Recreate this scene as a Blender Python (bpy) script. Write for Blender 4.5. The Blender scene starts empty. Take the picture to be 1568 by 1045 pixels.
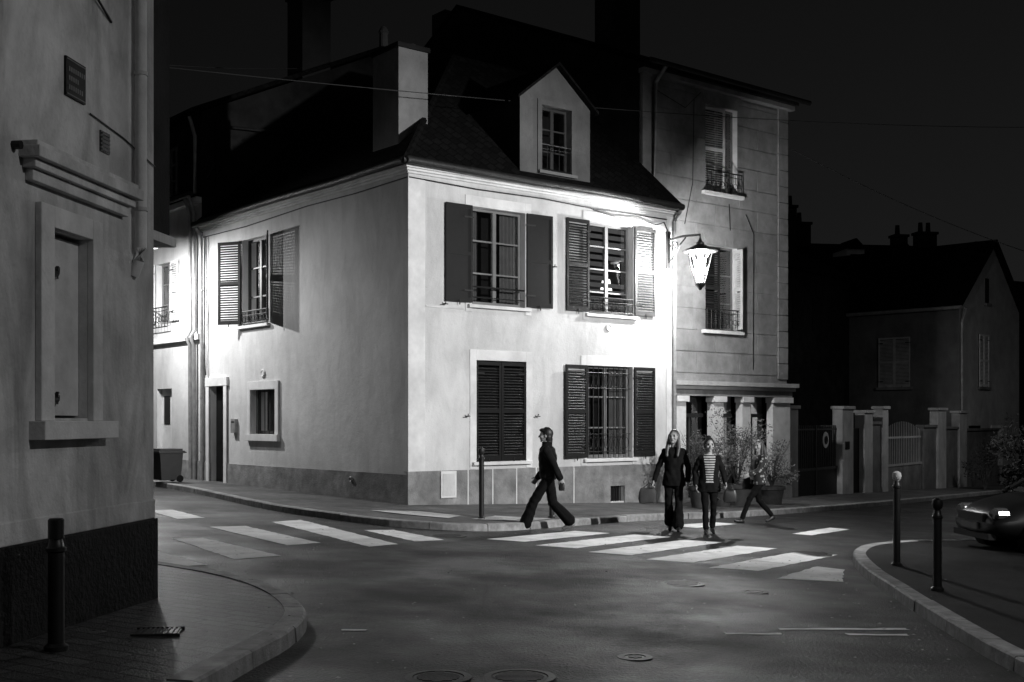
import bpy, bmesh, math, random, time
import numpy as np
from mathutils import Vector, Matrix
random.seed(7); np.random.seed(7)
S=bpy.context.scene
COL=S.collection

def G(x,y): return 0.198-0.0354*x-0.0115*y
KH=0.12

# ------------------------------------------------------------ materials
def M(name,v,rough=.85,ns=2.0,na=.2,bump=.0,bs=60,metal=0,kind=None,spec=.4,big=.12):
    m=bpy.data.materials.new(name); m.use_nodes=True
    nt=m.node_tree; N=nt.nodes; L=nt.links
    b=N['Principled BSDF']; b.inputs['Roughness'].default_value=rough; b.inputs['Metallic'].default_value=metal
    b.inputs['Specular IOR Level'].default_value=spec
    tc=N.new('ShaderNodeTexCoord')
    def noise(scale,det=6,ro=.6,vec=None,dist=0):
        n=N.new('ShaderNodeTexNoise'); n.inputs['Scale'].default_value=scale; n.inputs['Detail'].default_value=det; n.inputs['Roughness'].default_value=ro; n.inputs['Distortion'].default_value=dist
        L.new(vec or tc.outputs['Object'],n.inputs['Vector']); return n.outputs['Fac']
    def rng(src,a,b_,c,d):
        r=N.new('ShaderNodeMapRange'); r.inputs[1].default_value=a; r.inputs[2].default_value=b_; r.inputs[3].default_value=c; r.inputs[4].default_value=d; L.new(src,r.inputs[0]); return r.outputs[0]
    def mul(a,b_):
        m2=N.new('ShaderNodeMath'); m2.operation='MULTIPLY'; L.new(a,m2.inputs[0]); L.new(b_,m2.inputs[1]); return m2.outputs[0]
    out=mul(rng(noise(ns,6,.62),.3,.7,v*(1-na),v*(1+na)),rng(noise(ns*.22,3),.35,.65,1-big,1+big))
    hsrc=None
    if kind in('tiles','pavers'):
        mp=N.new('ShaderNodeMapping'); L.new(tc.outputs['Object'],mp.inputs[0])
        br=N.new('ShaderNodeTexBrick'); L.new(mp.outputs[0],br.inputs['Vector'])
        if kind=='pavers':
            mp.inputs['Rotation'].default_value=(0,0,.5); br.inputs['Scale'].default_value=1; br.inputs['Brick Width'].default_value=.3; br.inputs['Row Height'].default_value=.16; br.inputs['Mortar Size'].default_value=.014
        else:
            mp.inputs['Rotation'].default_value=(math.radians(90),0,-.67); br.inputs['Scale'].default_value=1; br.inputs['Brick Width'].default_value=.2; br.inputs['Row Height'].default_value=.16; br.inputs['Mortar Size'].default_value=.012
        br.inputs['Color1'].default_value=(1,1,1,1); br.inputs['Color2'].default_value=(.4,.4,.4,1); br.inputs['Mortar'].default_value=(.1,.1,.1,1)
        out=mul(out,br.outputs['Color']); hsrc=br.outputs['Color']
    if kind=='stripes':
        w=N.new('ShaderNodeTexWave'); w.bands_direction='Z'; w.inputs['Scale'].default_value=7; w.inputs['Distortion'].default_value=.3
        L.new(tc.outputs['Object'],w.inputs['Vector'])
        g=N.new('ShaderNodeMath'); g.operation='GREATER_THAN'; g.inputs[1].default_value=.5; L.new(w.outputs['Fac'],g.inputs[0])
        out=mul(out,rng(g.outputs[0],0,1,.04,1))
    if kind=='patches':
        vo=N.new('ShaderNodeTexVoronoi'); vo.inputs['Scale'].default_value=14; L.new(tc.outputs['Object'],vo.inputs['Vector'])
        out=mul(out,rng(vo.outputs['Distance'],.3,.36,1,.06))
    if kind=='worn':
        out=mul(out,rng(noise(7,12,.8),.33,.43,.1,1)); out=mul(out,rng(noise(1.3,4),.35,.6,.75,1))
    if kind=='asphalt':
        out=mul(out,rng(noise(60,3),.38,.66,.4,2.0))
        L.new(rng(noise(.6,5),.35,.65,rough-.08,rough+.22),b.inputs['Roughness'])
        vo=N.new('ShaderNodeTexVoronoi'); vo.feature='DISTANCE_TO_EDGE'; vo.inputs['Scale'].default_value=.28
        mp=N.new('ShaderNodeMixRGB'); mp.inputs[0].default_value=.25; nn=N.new('ShaderNodeTexNoise'); nn.inputs['Scale'].default_value=1.2; nn.inputs['Detail'].default_value=6
        L.new(tc.outputs['Object'],nn.inputs['Vector']); L.new(tc.outputs['Object'],mp.inputs[1]); L.new(nn.outputs['Color'],mp.inputs[2]); L.new(mp.outputs[0],vo.inputs['Vector'])
        out=mul(out,rng(vo.outputs['Distance'],.0,.006,.35,1))
    if kind in('stucco','oldstucco'):
        mp=N.new('ShaderNodeMapping'); mp.inputs['Scale'].default_value=(2,2,.6); L.new(tc.outputs['Object'],mp.inputs[0])
        k=.8 if kind=='stucco' else .5
        out=mul(out,rng(noise(1.1,9,.65,mp.outputs[0],.8),.3,.58,k,1))
        out=mul(out,rng(noise(14,5,.7),.25,.42,.82,1))
    L.new(out,b.inputs['Base Color'])
    if bump>0:
        nb=noise(bs,4)
        bp=N.new('ShaderNodeBump'); bp.inputs['Strength'].default_value=bump; bp.inputs['Distance'].default_value=.02
        if hsrc:
            a=N.new('ShaderNodeMath'); a.operation='MULTIPLY_ADD'; L.new(hsrc,a.inputs[0]); a.inputs[1].default_value=1.5; L.new(nb,a.inputs[2]); L.new(a.outputs[0],bp.inputs['Height'])
        elif kind in('stucco','oldstucco'):
            a=N.new('ShaderNodeMath'); a.operation='MULTIPLY_ADD'; L.new(noise(bs*.12,3),a.inputs[0]); a.inputs[1].default_value=2.0; L.new(nb,a.inputs[2]); L.new(a.outputs[0],bp.inputs['Height'])
        else: L.new(nb,bp.inputs['Height'])
        L.new(bp.outputs[0],b.inputs['Normal'])
    return m
def Emit(name,s):
    m=bpy.data.materials.new(name); m.use_nodes=True; nt=m.node_tree; nt.nodes.clear()
    e=nt.nodes.new('ShaderNodeEmission'); e.inputs[1].default_value=s; o=nt.nodes.new('ShaderNodeOutputMaterial'); nt.links.new(e.outputs[0],o.inputs[0]); return m
def Glass(name,mixf=.12):
    m=bpy.data.materials.new(name); m.use_nodes=True; nt=m.node_tree; N=nt.nodes; N.clear()
    t=N.new('ShaderNodeBsdfTransparent'); t.inputs[0].default_value=(.8,.8,.8,1)
    g=N.new('ShaderNodeBsdfGlossy'); g.inputs['Roughness'].default_value=.03
    tc=N.new('ShaderNodeTexCoord'); no=N.new('ShaderNodeTexNoise'); no.inputs['Scale'].default_value=1.5; nt.links.new(tc.outputs['Object'],no.inputs[0])
    bp=N.new('ShaderNodeBump'); bp.inputs['Strength'].default_value=.15; nt.links.new(no.outputs['Fac'],bp.inputs['Height']); nt.links.new(bp.outputs[0],g.inputs['Normal'])
    f=N.new('ShaderNodeFresnel'); f.inputs[0].default_value=1.5
    a=N.new('ShaderNodeMath'); a.operation='ADD'; a.inputs[1].default_value=mixf; nt.links.new(f.outputs[0],a.inputs[0])
    x=N.new('ShaderNodeMixShader'); nt.links.new(a.outputs[0],x.inputs[0]); nt.links.new(t.outputs[0],x.inputs[1]); nt.links.new(g.outputs[0],x.inputs[2])
    o=N.new('ShaderNodeOutputMaterial'); nt.links.new(x.outputs[0],o.inputs[0]); return m

mStucco=M('stucco_white',.58,.9,1.2,.09,.22,45,kind='stucco',big=.13)
mStuccoB=M('stucco_grey',.4,.9,1.8,.18,.4,30,kind='stucco')
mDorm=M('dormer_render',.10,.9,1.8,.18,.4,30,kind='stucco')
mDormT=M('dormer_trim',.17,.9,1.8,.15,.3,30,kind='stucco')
mPlinth=M('plinth_render',.23,.9,3,.35,.5,30,kind='stucco',big=.25)
mTrim=M('stone_trim',.64,.8,5,.1,.1,60)
mNear=M('old_stucco',.56,.9,2.2,.2,.4,26,kind='oldstucco',big=.28)
mNearT=M('old_trim',.6,.85,4,.18,.3,30)
mNearPl=M('dark_plinth',.007,.8,4,.6,.8,20,big=.5,spec=.15)
mAshlar=M('ashlar_stone',.25,.85,4,.18,.3,50,kind='stucco',big=.18)
mRoof=M('roof_tiles',.007,.85,5,.4,.8,30,kind='tiles',spec=.12)
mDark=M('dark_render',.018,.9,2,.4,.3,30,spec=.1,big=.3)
mBrick=M('chimney_brick',.022,.9,2,.3,.5,30)
mSh=M('shutter_paint_dark',.006,.5,8,.25,spec=.2)
mSh2=M('shutter_paint_grey',.015,.5,8,.25,spec=.25)
mSh3=M('lamplit_shutter_and_gate',.05,.5,8,.25,spec=.3)  # paler tone paints lantern light onto one shutter; plain paint on the gate
mShW=M('shutter_paint_pale',.6,.5,8,.1)
mWood=M('window_paint',.16,.5,8,.1)
mWoodD=M('window_paint_dark',.035,.5,8,.1)
mIron=M('iron_black',.010,.45,10,.3)
mMetal=M('zinc_pipe',.3,.5,6,.25,metal=.3)
mCast=M('cast_iron_cover',.02,.5,12,.4,.3,60,metal=.2)
mGlass=Glass('window_glass')
mGlassL=Glass('lantern_glass',.0)
mCurt=M('curtain_cloth',.16,.9,6,.1)
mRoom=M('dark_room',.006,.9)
mAsph=M('asphalt',.014,.46,2.5,.45,1.0,40,spec=.30,big=.45,kind='asphalt')
mGround=M('earth_ground',.03,.95,1,.3)
mPave=M('pavement_asphalt',.08,.75,4,.4,.5,70,big=.35)
mPavers=M('pavement_pavers',.075,.5,6,.35,1.0,60,kind='pavers',big=.3,spec=.3)
mPaveD=M('pavement_dark',.012,.75,5,.4,.6,60,big=.4,spec=.2)
mKerb=M('granite_kerb',.24,.7,9,.35,.5,60,big=.25)
mPaint=M('road_paint',.86,.7,9,.06,.3,80,kind='worn')
mPatch=M('tactile_paving',.5,.8,9,.15,.3,80,kind='worn')
mLeaf=M('leaves',.06,.6,8,.5); mLeaf2=M('leaves_light',.12,.6,8,.4); mLeafD=M('hedge_leaves',.022,.7,8,.5,spec=.2)
mBark=M('twigs',.06,.9,8,.3)
mClay=M('planter_clay',.05,.8,6,.3,.2,40)
mPlast=M('bin_plastic',.02,.5,6,.2)
mCar=M('car_paint',.005,.35,2,.05,metal=.0,spec=.3); mTyre=M('tyre_rubber',.006,.85,8,.2,spec=.2); mRim=M('alloy_rim',.06,.45,8,.1,metal=.8)
mLampG=M('headlamp_glass',.05,.2,8,.1); mPlate=M('number_plate',.06,.5,8,.05)
mSkin=M('skin',.28,.55,8,.06); mHair=M('hair_dark',.010,.5,30,.5); mHairB=M('hair_brown',.05,.45,30,.5)
mEye=M('eye_dark',.02,.2); mLips=M('lips',.12,.5)
mBlk=M('cloth_black',.005,.9,12,.3,.2,60,spec=.1); mNavy=M('cloth_charcoal',.007,.9,12,.3,.2,60,spec=.1)
mTee=M('shirt_pale',.15,.9,10,.1); mStr=M('striped_jersey',.35,.9,10,.05,kind='stripes')
mPat=M('patterned_jacket',.26,.8,10,.1,kind='patches'); mShoe=M('shoe_leather',.012,.4); mShoeW=M('shoe_pale',.2,.6)
mBag=M('bag_leather',.015,.45,8,.3); mCanvas=M('bag_canvas',.04,.8,8,.3)

# ------------------------------------------------------------ mesh building
class Fr:
    def __init__(s,o,d,n):
        s.o=Vector((o[0],o[1],0)); s.d=Vector((d[0],d[1],0)).normalized(); s.n=Vector((n[0],n[1],0)).normalized()
    def p(s,a,o,z): v=s.o+s.d*a+s.n*o; return (v.x,v.y,z)
class MB:
    def __init__(s): s.v=[];s.f=[];s.m=[];s.ms=[]
    def mi(s,m):
        if m not in s.ms: s.ms.append(m)
        return s.ms.index(m)
    def face(s,pts,m):
        b=len(s.v); s.v+=[tuple(p) for p in pts]; s.f.append(tuple(range(b,b+len(pts)))); s.m.append(s.mi(m))
    def hexa(s,c,m):
        b=len(s.v); s.v+=[tuple(p) for p in c]
        for q in ((0,1,2,3),(7,6,5,4),(0,4,5,1),(1,5,6,2),(2,6,7,3),(3,7,4,0)):
            s.f.append(tuple(b+i for i in q)); s.m.append(s.mi(m))
    def box(s,fr,a0,a1,o0,o1,z0,z1,m):
        s.hexa([fr.p(a0,o0,z0),fr.p(a1,o0,z0),fr.p(a1,o1,z0),fr.p(a0,o1,z0),fr.p(a0,o0,z1),fr.p(a1,o0,z1),fr.p(a1,o1,z1),fr.p(a0,o1,z1)],m)
    def tube(s,pts,r,m,n=8,r2=None):
        pts=[Vector(p) for p in pts]; rings=[]
        for i,p in enumerate(pts):
            if i==0:t=pts[1]-p
            elif i==len(pts)-1:t=p-pts[i-1]
            else:t=pts[i+1]-pts[i-1]
            t.normalize(); u=t.cross(Vector((0,0,1)))
            if u.length<.05:u=t.cross(Vector((1,0,0)))
            u.normalize(); w=t.cross(u)
            rr=r if r2 is None else r+(r2-r)*i/(len(pts)-1)
            rings.append([p+(u*math.cos(2*math.pi*k/n)+w*math.sin(2*math.pi*k/n))*rr for k in range(n)])
        s.rings(rings,m)
    def rings(s,rings,m,cap=True):
        b=len(s.v); n=len(rings[0])
        for r in rings: s.v+=[tuple(p) for p in r]
        mi=s.mi(m)
        for i in range(len(rings)-1):
            for k in range(n):
                s.f.append((b+i*n+k,b+i*n+(k+1)%n,b+(i+1)*n+(k+1)%n,b+(i+1)*n+k)); s.m.append(mi)
        if cap:
            s.f.append(tuple(b+k for k in range(n))); s.m.append(mi)
            s.f.append(tuple(b+(len(rings)-1)*n+k for k in reversed(range(n)))); s.m.append(mi)
    def lathe(s,c,prof,m,n=20,cap=True,rot=0):
        s.rings([[(c[0]+r*math.cos(2*math.pi*k/n+rot),c[1]+r*math.sin(2*math.pi*k/n+rot),c[2]+z) for k in range(n)] for r,z in prof],m,cap)
    def build(s,name,parent=None,smooth=False,recalc=True,bevel=0):
        me=bpy.data.meshes.new(name); me.from_pydata(s.v,[],s.f)
        for m in s.ms: me.materials.append(m)
        me.polygons.foreach_set('material_index',s.m)
        if recalc:
            bm=bmesh.new(); bm.from_mesh(me); bmesh.ops.recalc_face_normals(bm,faces=bm.faces); bm.to_mesh(me); bm.free()
        if smooth:
            me.polygons.foreach_set('use_smooth',[True]*len(me.polygons))
            if hasattr(me,'set_sharp_from_angle'): me.set_sharp_from_angle(angle=math.radians(40))
        ob=bpy.data.objects.new(name,me); COL.objects.link(ob)
        if parent: ob.parent=parent
        if bevel:
            b=ob.modifiers.new('bevel','BEVEL'); b.width=bevel; b.segments=2; b.limit_method='ANGLE'
        return ob
def E(name):
    o=bpy.data.objects.new(name,None); COL.objects.link(o); return o

def wall(mb,fr,a0,a1,z0,z1,ops,m,rev=.22,rm=None,o=0):
    rm=rm or m
    A=sorted({a0,a1,*[q for w in ops for q in w[:2]]}); Z=sorted({z0,z1,*[q for w in ops for q in w[2:4]]})
    for i in range(len(A)-1):
        for j in range(len(Z)-1):
            ca=(A[i]+A[i+1])/2; cz=(Z[j]+Z[j+1])/2
            if any(w[0]<ca<w[1] and w[2]<cz<w[3] for w in ops): continue
            mb.face([fr.p(A[i],o,Z[j]),fr.p(A[i+1],o,Z[j]),fr.p(A[i+1],o,Z[j+1]),fr.p(A[i],o,Z[j+1])],m)
    for w in ops:
        b0,b1,y0,y1=w[:4]
        for q in (((b0,y0),(b1,y0)),((b1,y0),(b1,y1)),((b1,y1),(b0,y1)),((b0,y1),(b0,y0))):
            (p,r),(s,t)=q
            mb.face([fr.p(p,o,r),fr.p(s,o,t),fr.p(s,o-rev,t),fr.p(p,o-rev,r)],rm)
def panels(mb,fr,a0,a1,z0,z1,course,ops,o0,o1,m,vj=1.7):
    z=z0;k=0
    while z<z1-.05:
        zt=min(z+course,z1)
        zs=sorted({z+.012,zt-.012,*[q for w in ops for q in w[2:4] if z+.012<q<zt-.012]})
        for j in range(len(zs)-1):
            cz=(zs[j]+zs[j+1])/2
            segs=[(a0,a1)]
            for w in ops:
                if w[2]<cz<w[3]:
                    ns=[]
                    for s,e in segs:
                        if w[1]<=s or w[0]>=e: ns.append((s,e))
                        else:
                            if w[0]>s: ns.append((s,w[0]))
                            if w[1]<e: ns.append((w[1],e))
                    segs=ns
            for s,e in segs:
                cuts=[s]+[c for c in [a0+(.5 if k%2 else 1.3)*vj*.7+n*vj for n in range(6)] if s+.2<c<e-.2]+[e]
                for c0,c1 in zip(cuts,cuts[1:]):
                    mb.box(fr,c0+(.008 if c0>s else 0),c1-(.008 if c1<e else 0),o0,o1,zs[j],zs[j+1],m)
        z=zt;k+=1
def window(mb,fr,a0,a1,z0,z1,dep=.16,cols=2,rows=3,fm=None,curtain=True,blind=False):
    fm=fm or mWood; o=-dep; t=.055
    mb.box(fr,a0,a0+t,o-.05,o,z0,z1,fm); mb.box(fr,a1-t,a1,o-.05,o,z0,z1,fm)
    mb.box(fr,a0+t,a1-t,o-.05,o,z0,z0+t+.03,fm); mb.box(fr,a0+t,a1-t,o-.05,o,z1-t,z1,fm)
    w=(a1-a0-2*t)/cols
    for c in range(1,cols):
        x=a0+t+w*c; mb.box(fr,x-.045,x+.045,o-.045,o+.012,z0+t+.03,z1-t,fm)
    for c in range(cols):
        x0=a0+t+w*c+(.045 if c else 0); x1=a0+t+w*(c+1)-(.045 if c<cols-1 else 0)
        for r in range(1,rows):
            z=z0+(z1-z0)*r/rows; mb.box(fr,x0,x1,o-.035,o-.005,z-.016,z+.016,fm)
    mb.face([fr.p(a0,o-.03,z0),fr.p(a1,o-.03,z0),fr.p(a1,o-.03,z1),fr.p(a0,o-.03,z1)],mGlass)
    if curtain:
        for (c0,c1) in ((a0+.05,a0+.05+(a1-a0)*.2),(a1-.05-(a1-a0)*.3,a1-.05)):
            n=24
            for i in range(n):
                x0=c0+(c1-c0)*i/n; x1=c0+(c1-c0)*(i+1)/n
                f=lambda q:-dep-.14+.02*math.sin(q*60)
                mb.face([fr.p(x0,f(x0),z0),fr.p(x1,f(x1),z0),fr.p(x1,f(x1),z1),fr.p(x0,f(x0),z1)],mCurt)
    if blind:
        z=z0+.02
        while z<z1:
            if not (.8<z-z0<1.25): mb.box(fr,a0+.05,a1-.05,o-.1,o-.085,z,z+.1,mCurt)
            else: mb.box(fr,a0+.05,a0+.7,o-.1,o-.085,z,z+.1,mCurt)
            z+=.16
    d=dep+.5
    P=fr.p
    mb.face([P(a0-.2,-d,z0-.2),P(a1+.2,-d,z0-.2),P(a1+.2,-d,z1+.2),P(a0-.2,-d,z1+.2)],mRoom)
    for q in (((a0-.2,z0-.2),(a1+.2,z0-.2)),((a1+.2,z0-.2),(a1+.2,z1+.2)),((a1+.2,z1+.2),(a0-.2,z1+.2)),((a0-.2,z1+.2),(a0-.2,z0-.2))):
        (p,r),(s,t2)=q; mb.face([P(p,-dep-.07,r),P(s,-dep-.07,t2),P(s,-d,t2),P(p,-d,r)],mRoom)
def shutter(mb,fr,hinge,w,z0,z1,side,ang=0,m=None,solid=False,o=.035):
    m=m or mSh
    d=fr.d*side*math.cos(ang)+fr.n*math.sin(ang); n=fr.n*math.cos(ang)-fr.d*side*math.sin(ang)
    h=fr.p(hinge,o,0); sf=Fr((h[0],h[1]),(d.x,d.y),(n.x,n.y))
    st=.06
    mb.box(sf,0,st,0,.035,z0,z1,m); mb.box(sf,w-st,w,0,.035,z0,z1,m)
    zm=z0+(z1-z0)*.5
    for a,b in ((z0,z0+.1),(zm-.04,zm+.04),(z1-.08,z1)): mb.box(sf,st,w-st,0,.035,a,b,m)
    if solid:
        for a,b in ((z0+.1,zm-.04),(zm+.04,z1-.08)): mb.box(sf,st,w-st,.01,.025,a,b,m)
    else:
        for a,b in ((z0+.1,zm-.04),(zm+.04,z1-.08)):
            z=a+.005
            while z<b-.04:
                j=random.uniform(-.003,.003)
                mb.hexa([sf.p(st,.032,z+j),sf.p(w-st,.032,z),sf.p(w-st,.032,z+.01),sf.p(st,.032,z+.01+j),
                         sf.p(st,.002,z+.035),sf.p(w-st,.002,z+.035),sf.p(w-st,.002,z+.045),sf.p(st,.002,z+.045)],m)
                z+=.06
    for z in (z0+.25,z1-.25): mb.box(sf,-.03,.22,.036,.042,z-.015,z+.015,mIron)
    mb.box(sf,w*.5-.01,w*.5+.01,.036,.05,z0-.06,z0+.05,mIron)
def sill(mb,fr,a0,a1,z,m=None,o=.1,h=.07): mb.box(fr,a0,a1,-.2,o,z-h,z-.002,m or mTrim)
def railing(mb,fr,a0,a1,z0,z1,o=.04,n=9,orn=True):
    mb.tube([fr.p(a0,o,z1),fr.p(a1,o,z1)],.018,mIron,6); mb.tube([fr.p(a0,o,z0),fr.p(a1,o,z0)],.014,mIron,6)
    mb.tube([fr.p(a0,o,z1-.1),fr.p(a1,o,z1-.1)],.01,mIron,6)
    for i in range(n+1):
        a=a0+(a1-a0)*i/n; mb.tube([fr.p(a,o,z0),fr.p(a,o,z1)],.009,mIron,5)
    if orn:
        for i in range(n):
            a=a0+(a1-a0)*(i+.5)/n; r=(a1-a0)/n*.42; zc=(z0+z1-.1)/2
            mb.tube([fr.p(a+r*math.cos(t*math.pi/5),o,zc+r*math.sin(t*math.pi/5)) for t in range(11)],.008,mIron,5)
def catmull(pts,n=12,step=.25):
    out=[]; P=[pts[0]]+list(pts)+[pts[-1]]
    for i in range(1,len(P)-2):
        p0,p1,p2,p3=[Vector((*q[:2],0)) for q in P[i-1:i+3]]
        for k in range(n):
            t=k/n; out.append(.5*((2*p1)+(p2-p0)*t+(2*p0-5*p1+4*p2-p3)*t*t+(3*p1-p0-3*p2+p3)*t**3))
    out.append(Vector((*pts[-1][:2],0)))
    res=[out[0]]; acc=0
    for a,b in zip(out,out[1:]):
        L_=(b-a).length
        while acc+L_>=step:
            a=a.lerp(b,(step-acc)/L_); res.append(a.copy()); L_=(b-a).length; acc=0
        acc+=L_
    return res

# ------------------------------------------------------------ ground, road, pavements
def sheet(name,pts,dz,m,parent=None):
    mb=MB(); mb.face([(x,y,G(x,y)+dz) for x,y in pts],m); return mb.build(name,parent,recalc=False)
sheet('ground',[(-150,-60),(160,-60),(160,220),(-150,220)],-.012,mGround)
sheet('road',[(-45,-20),(45,-20),(45,75),(-45,75)],0,mAsph)
def pavement(name,kerbpts,back,side,m):
    """side=+1 if the pavement lies to the left of the direction of travel"""
    root=E(name); pl=catmull(kerbpts); n=len(pl); off=[]
    for i,p in enumerate(pl):
        t=(pl[min(i+1,n-1)]-pl[max(i-1,0)]).normalized(); off.append((p,Vector((-t.y,t.x,0))*side))
    mb=MB(); w=.18
    P=lambda v,z:(v.x,v.y,G(v.x,v.y)+z)
    i=0
    while i<n-1:
        k=min(n-1-i,random.choice((3,4,4,5))); dz=random.uniform(-.005,.005); sh=random.uniform(-.006,.006); R=[]
        for j in range(i,i+k+1):
            p,nn=off[j]
            if j==i: p=p.lerp(off[j+1][0],.03)
            if j==i+k: p=p.lerp(off[j-1][0],.03)
            q=p+nn*sh
            R.append([P(q,-.05),P(q+nn*.010,KH+dz-.015),P(q+nn*.028,KH+dz),P(q+nn*w,KH+dz),P(q+nn*w,-.05)])
        mb.rings(R,mKerb)
        i+=k
    mb.build('kerb',root)
    bm=bmesh.new()
    vs=[bm.verts.new(P(p+nn*(w-.02),KH-.008)) for p,nn in off]+[bm.verts.new((x,y,G(x,y)+KH-.008)) for x,y in back]
    f=bm.faces.new(vs); bmesh.ops.triangulate(bm,faces=[f]); bmesh.ops.recalc_face_normals(bm,faces=bm.faces)
    me=bpy.data.meshes.new('surface'); bm.to_mesh(me); bm.free(); me.materials.append(m)
    o=bpy.data.objects.new('surface',me); COL.objects.link(o); o.parent=root
    return root
pavement('pavement',[(-17,39.5),(-12.5,33.8),(-8.3,28.4),(-6.2,25.0),(-4.5,22.2),(-2.7,20.1),(-1.5,19.3),(-.3,19.3),(1.0,20.9),(2.07,22.4),(3.5,23.9),(4.97,25.3),(9.2,30.9),(16,41),(24,53),(30,62)],
         [(20,70),(-2,60),(-13,50)],1,mPave)
pavement('pavement',[(-14,23),(-9,17.3),(-5.6,13.9),(-3.85,12.6),(-2.78,11.7),(-2.1,10.7),(-1.68,9.6),(-1.6,8.6),(-1.7,7.7),(-1.9,6),(-2.3,3),(-2.8,-2)],
         [(-16,-2),(-22,10)],-1,mPavers)
pavement('pavement',[(24,27),(14,21.8),(8,19.9),(5.9,18.6),(4.95,17),(4.4,14.8),(4.05,12.3),(3.8,10.3),(3.65,8.4),(3.7,6),(4.2,1),(5,-4)],
         [(26,-4),(32,20)],1,mPaveD)
def marks(name,quads,m=mPaint,dz=.006):
    mb=MB()
    for q in quads:
        pts=[]; n=len(q)
        for i in range(n):
            a=Vector(q[i]); b=Vector(q[(i+1)%n]); k=max(2,int((b-a).length/.12)); nn=Vector((-(b-a).y,(b-a).x)).normalized()
            for j in range(k):
                p=a.lerp(b,j/k)+nn*random.uniform(-.015,.015); pts.append((p.x,p.y,G(p.x,p.y)+dz))
        mb.face(pts,m)
    return mb.build(name,None,recalc=False)
qs=[]
for k in range(-1,4):
    x,y=.34+.72*k,17.06-.72*k; l=(1.7,2.55) if k>-1 else (1.45,2.15)
    qs.append([(x,y),(x+.58,y-.22),(x+.58+l[0],y-.22+l[1]),(x+l[0],y+l[1])])
qs.append([(3.14,13.94),(3.89,13.84),(4.3,15.2),(4.02,15.5)])
qs.append([(2.9,21.9),(3.4,21.6),(4.4,23.0),(4.0,23.3)])
qs.append([(5.0,21.0),(5.3,20.8),(6.5,22.6),(6.2,22.9)])
marks('crosswalk',qs)
marks('crosswalk',[[(-4.01,19.56),(-3.63,20.2),(-1.6,16.5),(-1.95,16.0)],[(-4.69,18.2),(-4.23,18.6),(-2.66,16.3),(-3.02,15.8)],
  [(-2.35,18.6),(-1.9,18.85),(-1.0,17.4),(-1.4,17.0)],[(-4.7,16.2),(-4.3,16.4),(-2.85,14.5),(-3.3,13.95)],[(-4.9,15.0),(-4.5,14.7),(-3.45,13.3),(-3.9,12.85),(-4.7,13.6)],
  [(-6.6,21.2),(-6.2,21.5),(-5.2,19.9),(-5.55,19.5)]])
marks('road_marking',[[(1.77,9.75),(2.27,9.85),(2.27,9.92),(1.77,9.83)],[(2.3,10.1),(3.5,10.35),(3.5,10.43),(2.3,10.18)],[(2.85,9.95),(3.4,10.02),(3.4,10.1),(2.85,10.03)],[(-1.35,9.3),(-1.15,9.33),(-1.15,9.38),(-1.35,9.35)]])
marks('tactile_paving',[[(-2.6,21.5),(-1.9,20.8),(-1.1,20.2),(-.9,20.9),(-1.7,21.7)],[(-.7,20.2),(.3,20.2),(.7,21.0),(-.3,21.2)]],mPatch,KH+.006)
def manhole(x,y,r,dz=.0):
    mb=MB(); cz=G(x,y)+dz
    mb.lathe((x,y,cz),[(r+.05,-.05),(r+.05,.008),(r,.010),(r,.002)],mCast,28,False)
    mb.lathe((x,y,cz),[(r-.008,-.03),(r-.008,.006)],mIron,28)
    fr=Fr((x,y),(1,0),(0,1))
    for i in range(-4,5):
        h=math.sqrt(max(0,(r-.03)**2-(i*r/5)**2))
        mb.box(fr,-h,h,i*r/5-.012,i*r/5+.012,cz+.0,cz+.011,mCast)
    mb.build('manhole_cover')
manhole(-.48,7.65,.17); manhole(.05,7.75,.19); manhole(1.9,13.1,.2); manhole(4.3,17.2,.33); manhole(-1.0,18.1,.25); manhole(.9,8.6,.08); manhole(2.6,12.6,.1)
mb=MB(); fr=Fr((-2.5,8.3),(1,.15),(-.15,1)); cz=G(-2.5,8.3)+KH
mb.box(fr,-.15,.15,-.13,.13,cz-.03,cz+.001,mIron)
for i in range(9): mb.box(fr,-.14+i*.033,-.125+i*.033,-.12,.12,cz+.001,cz+.010,mCast)
for o_ in (-.145,.13): mb.box(fr,-.165,.165,o_,o_+.015,cz-.02,cz+.011,mCast)
mb.build('drain_grate')
# fallen leaves and grit, mostly along the kerbs
mb=MB(); mFall=M('dead_leaves',.22,.8,9,.5)
for i in range(420):
    if i%3: 
        x=random.choice((random.gauss(-1.2,.5),random.gauss(3.4,.35))); y=random.uniform(7,17); 
        if x<-1.0 and y>11: x-=random.uniform(0,2)
    else: x=random.uniform(-3,5); y=random.uniform(7.5,22)
    s=random.uniform(.008,.022); a=random.uniform(0,6.28); z=G(x,y)+.012
    if (x<-1.55 and y<10) or x>4.0: z+=KH
    mb.face([(x+s*math.cos(a),y+s*math.sin(a),z),(x+s*.5*math.cos(a+1.6),y+s*.5*math.sin(a+1.6),z+s*.4),(x-s*math.cos(a),y-s*math.sin(a),z+.002),(x+s*.5*math.cos(a-1.6),y+s*.5*math.sin(a-1.6),z)],mFall)
mb.build('leaf_litter',recalc=False)

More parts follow.
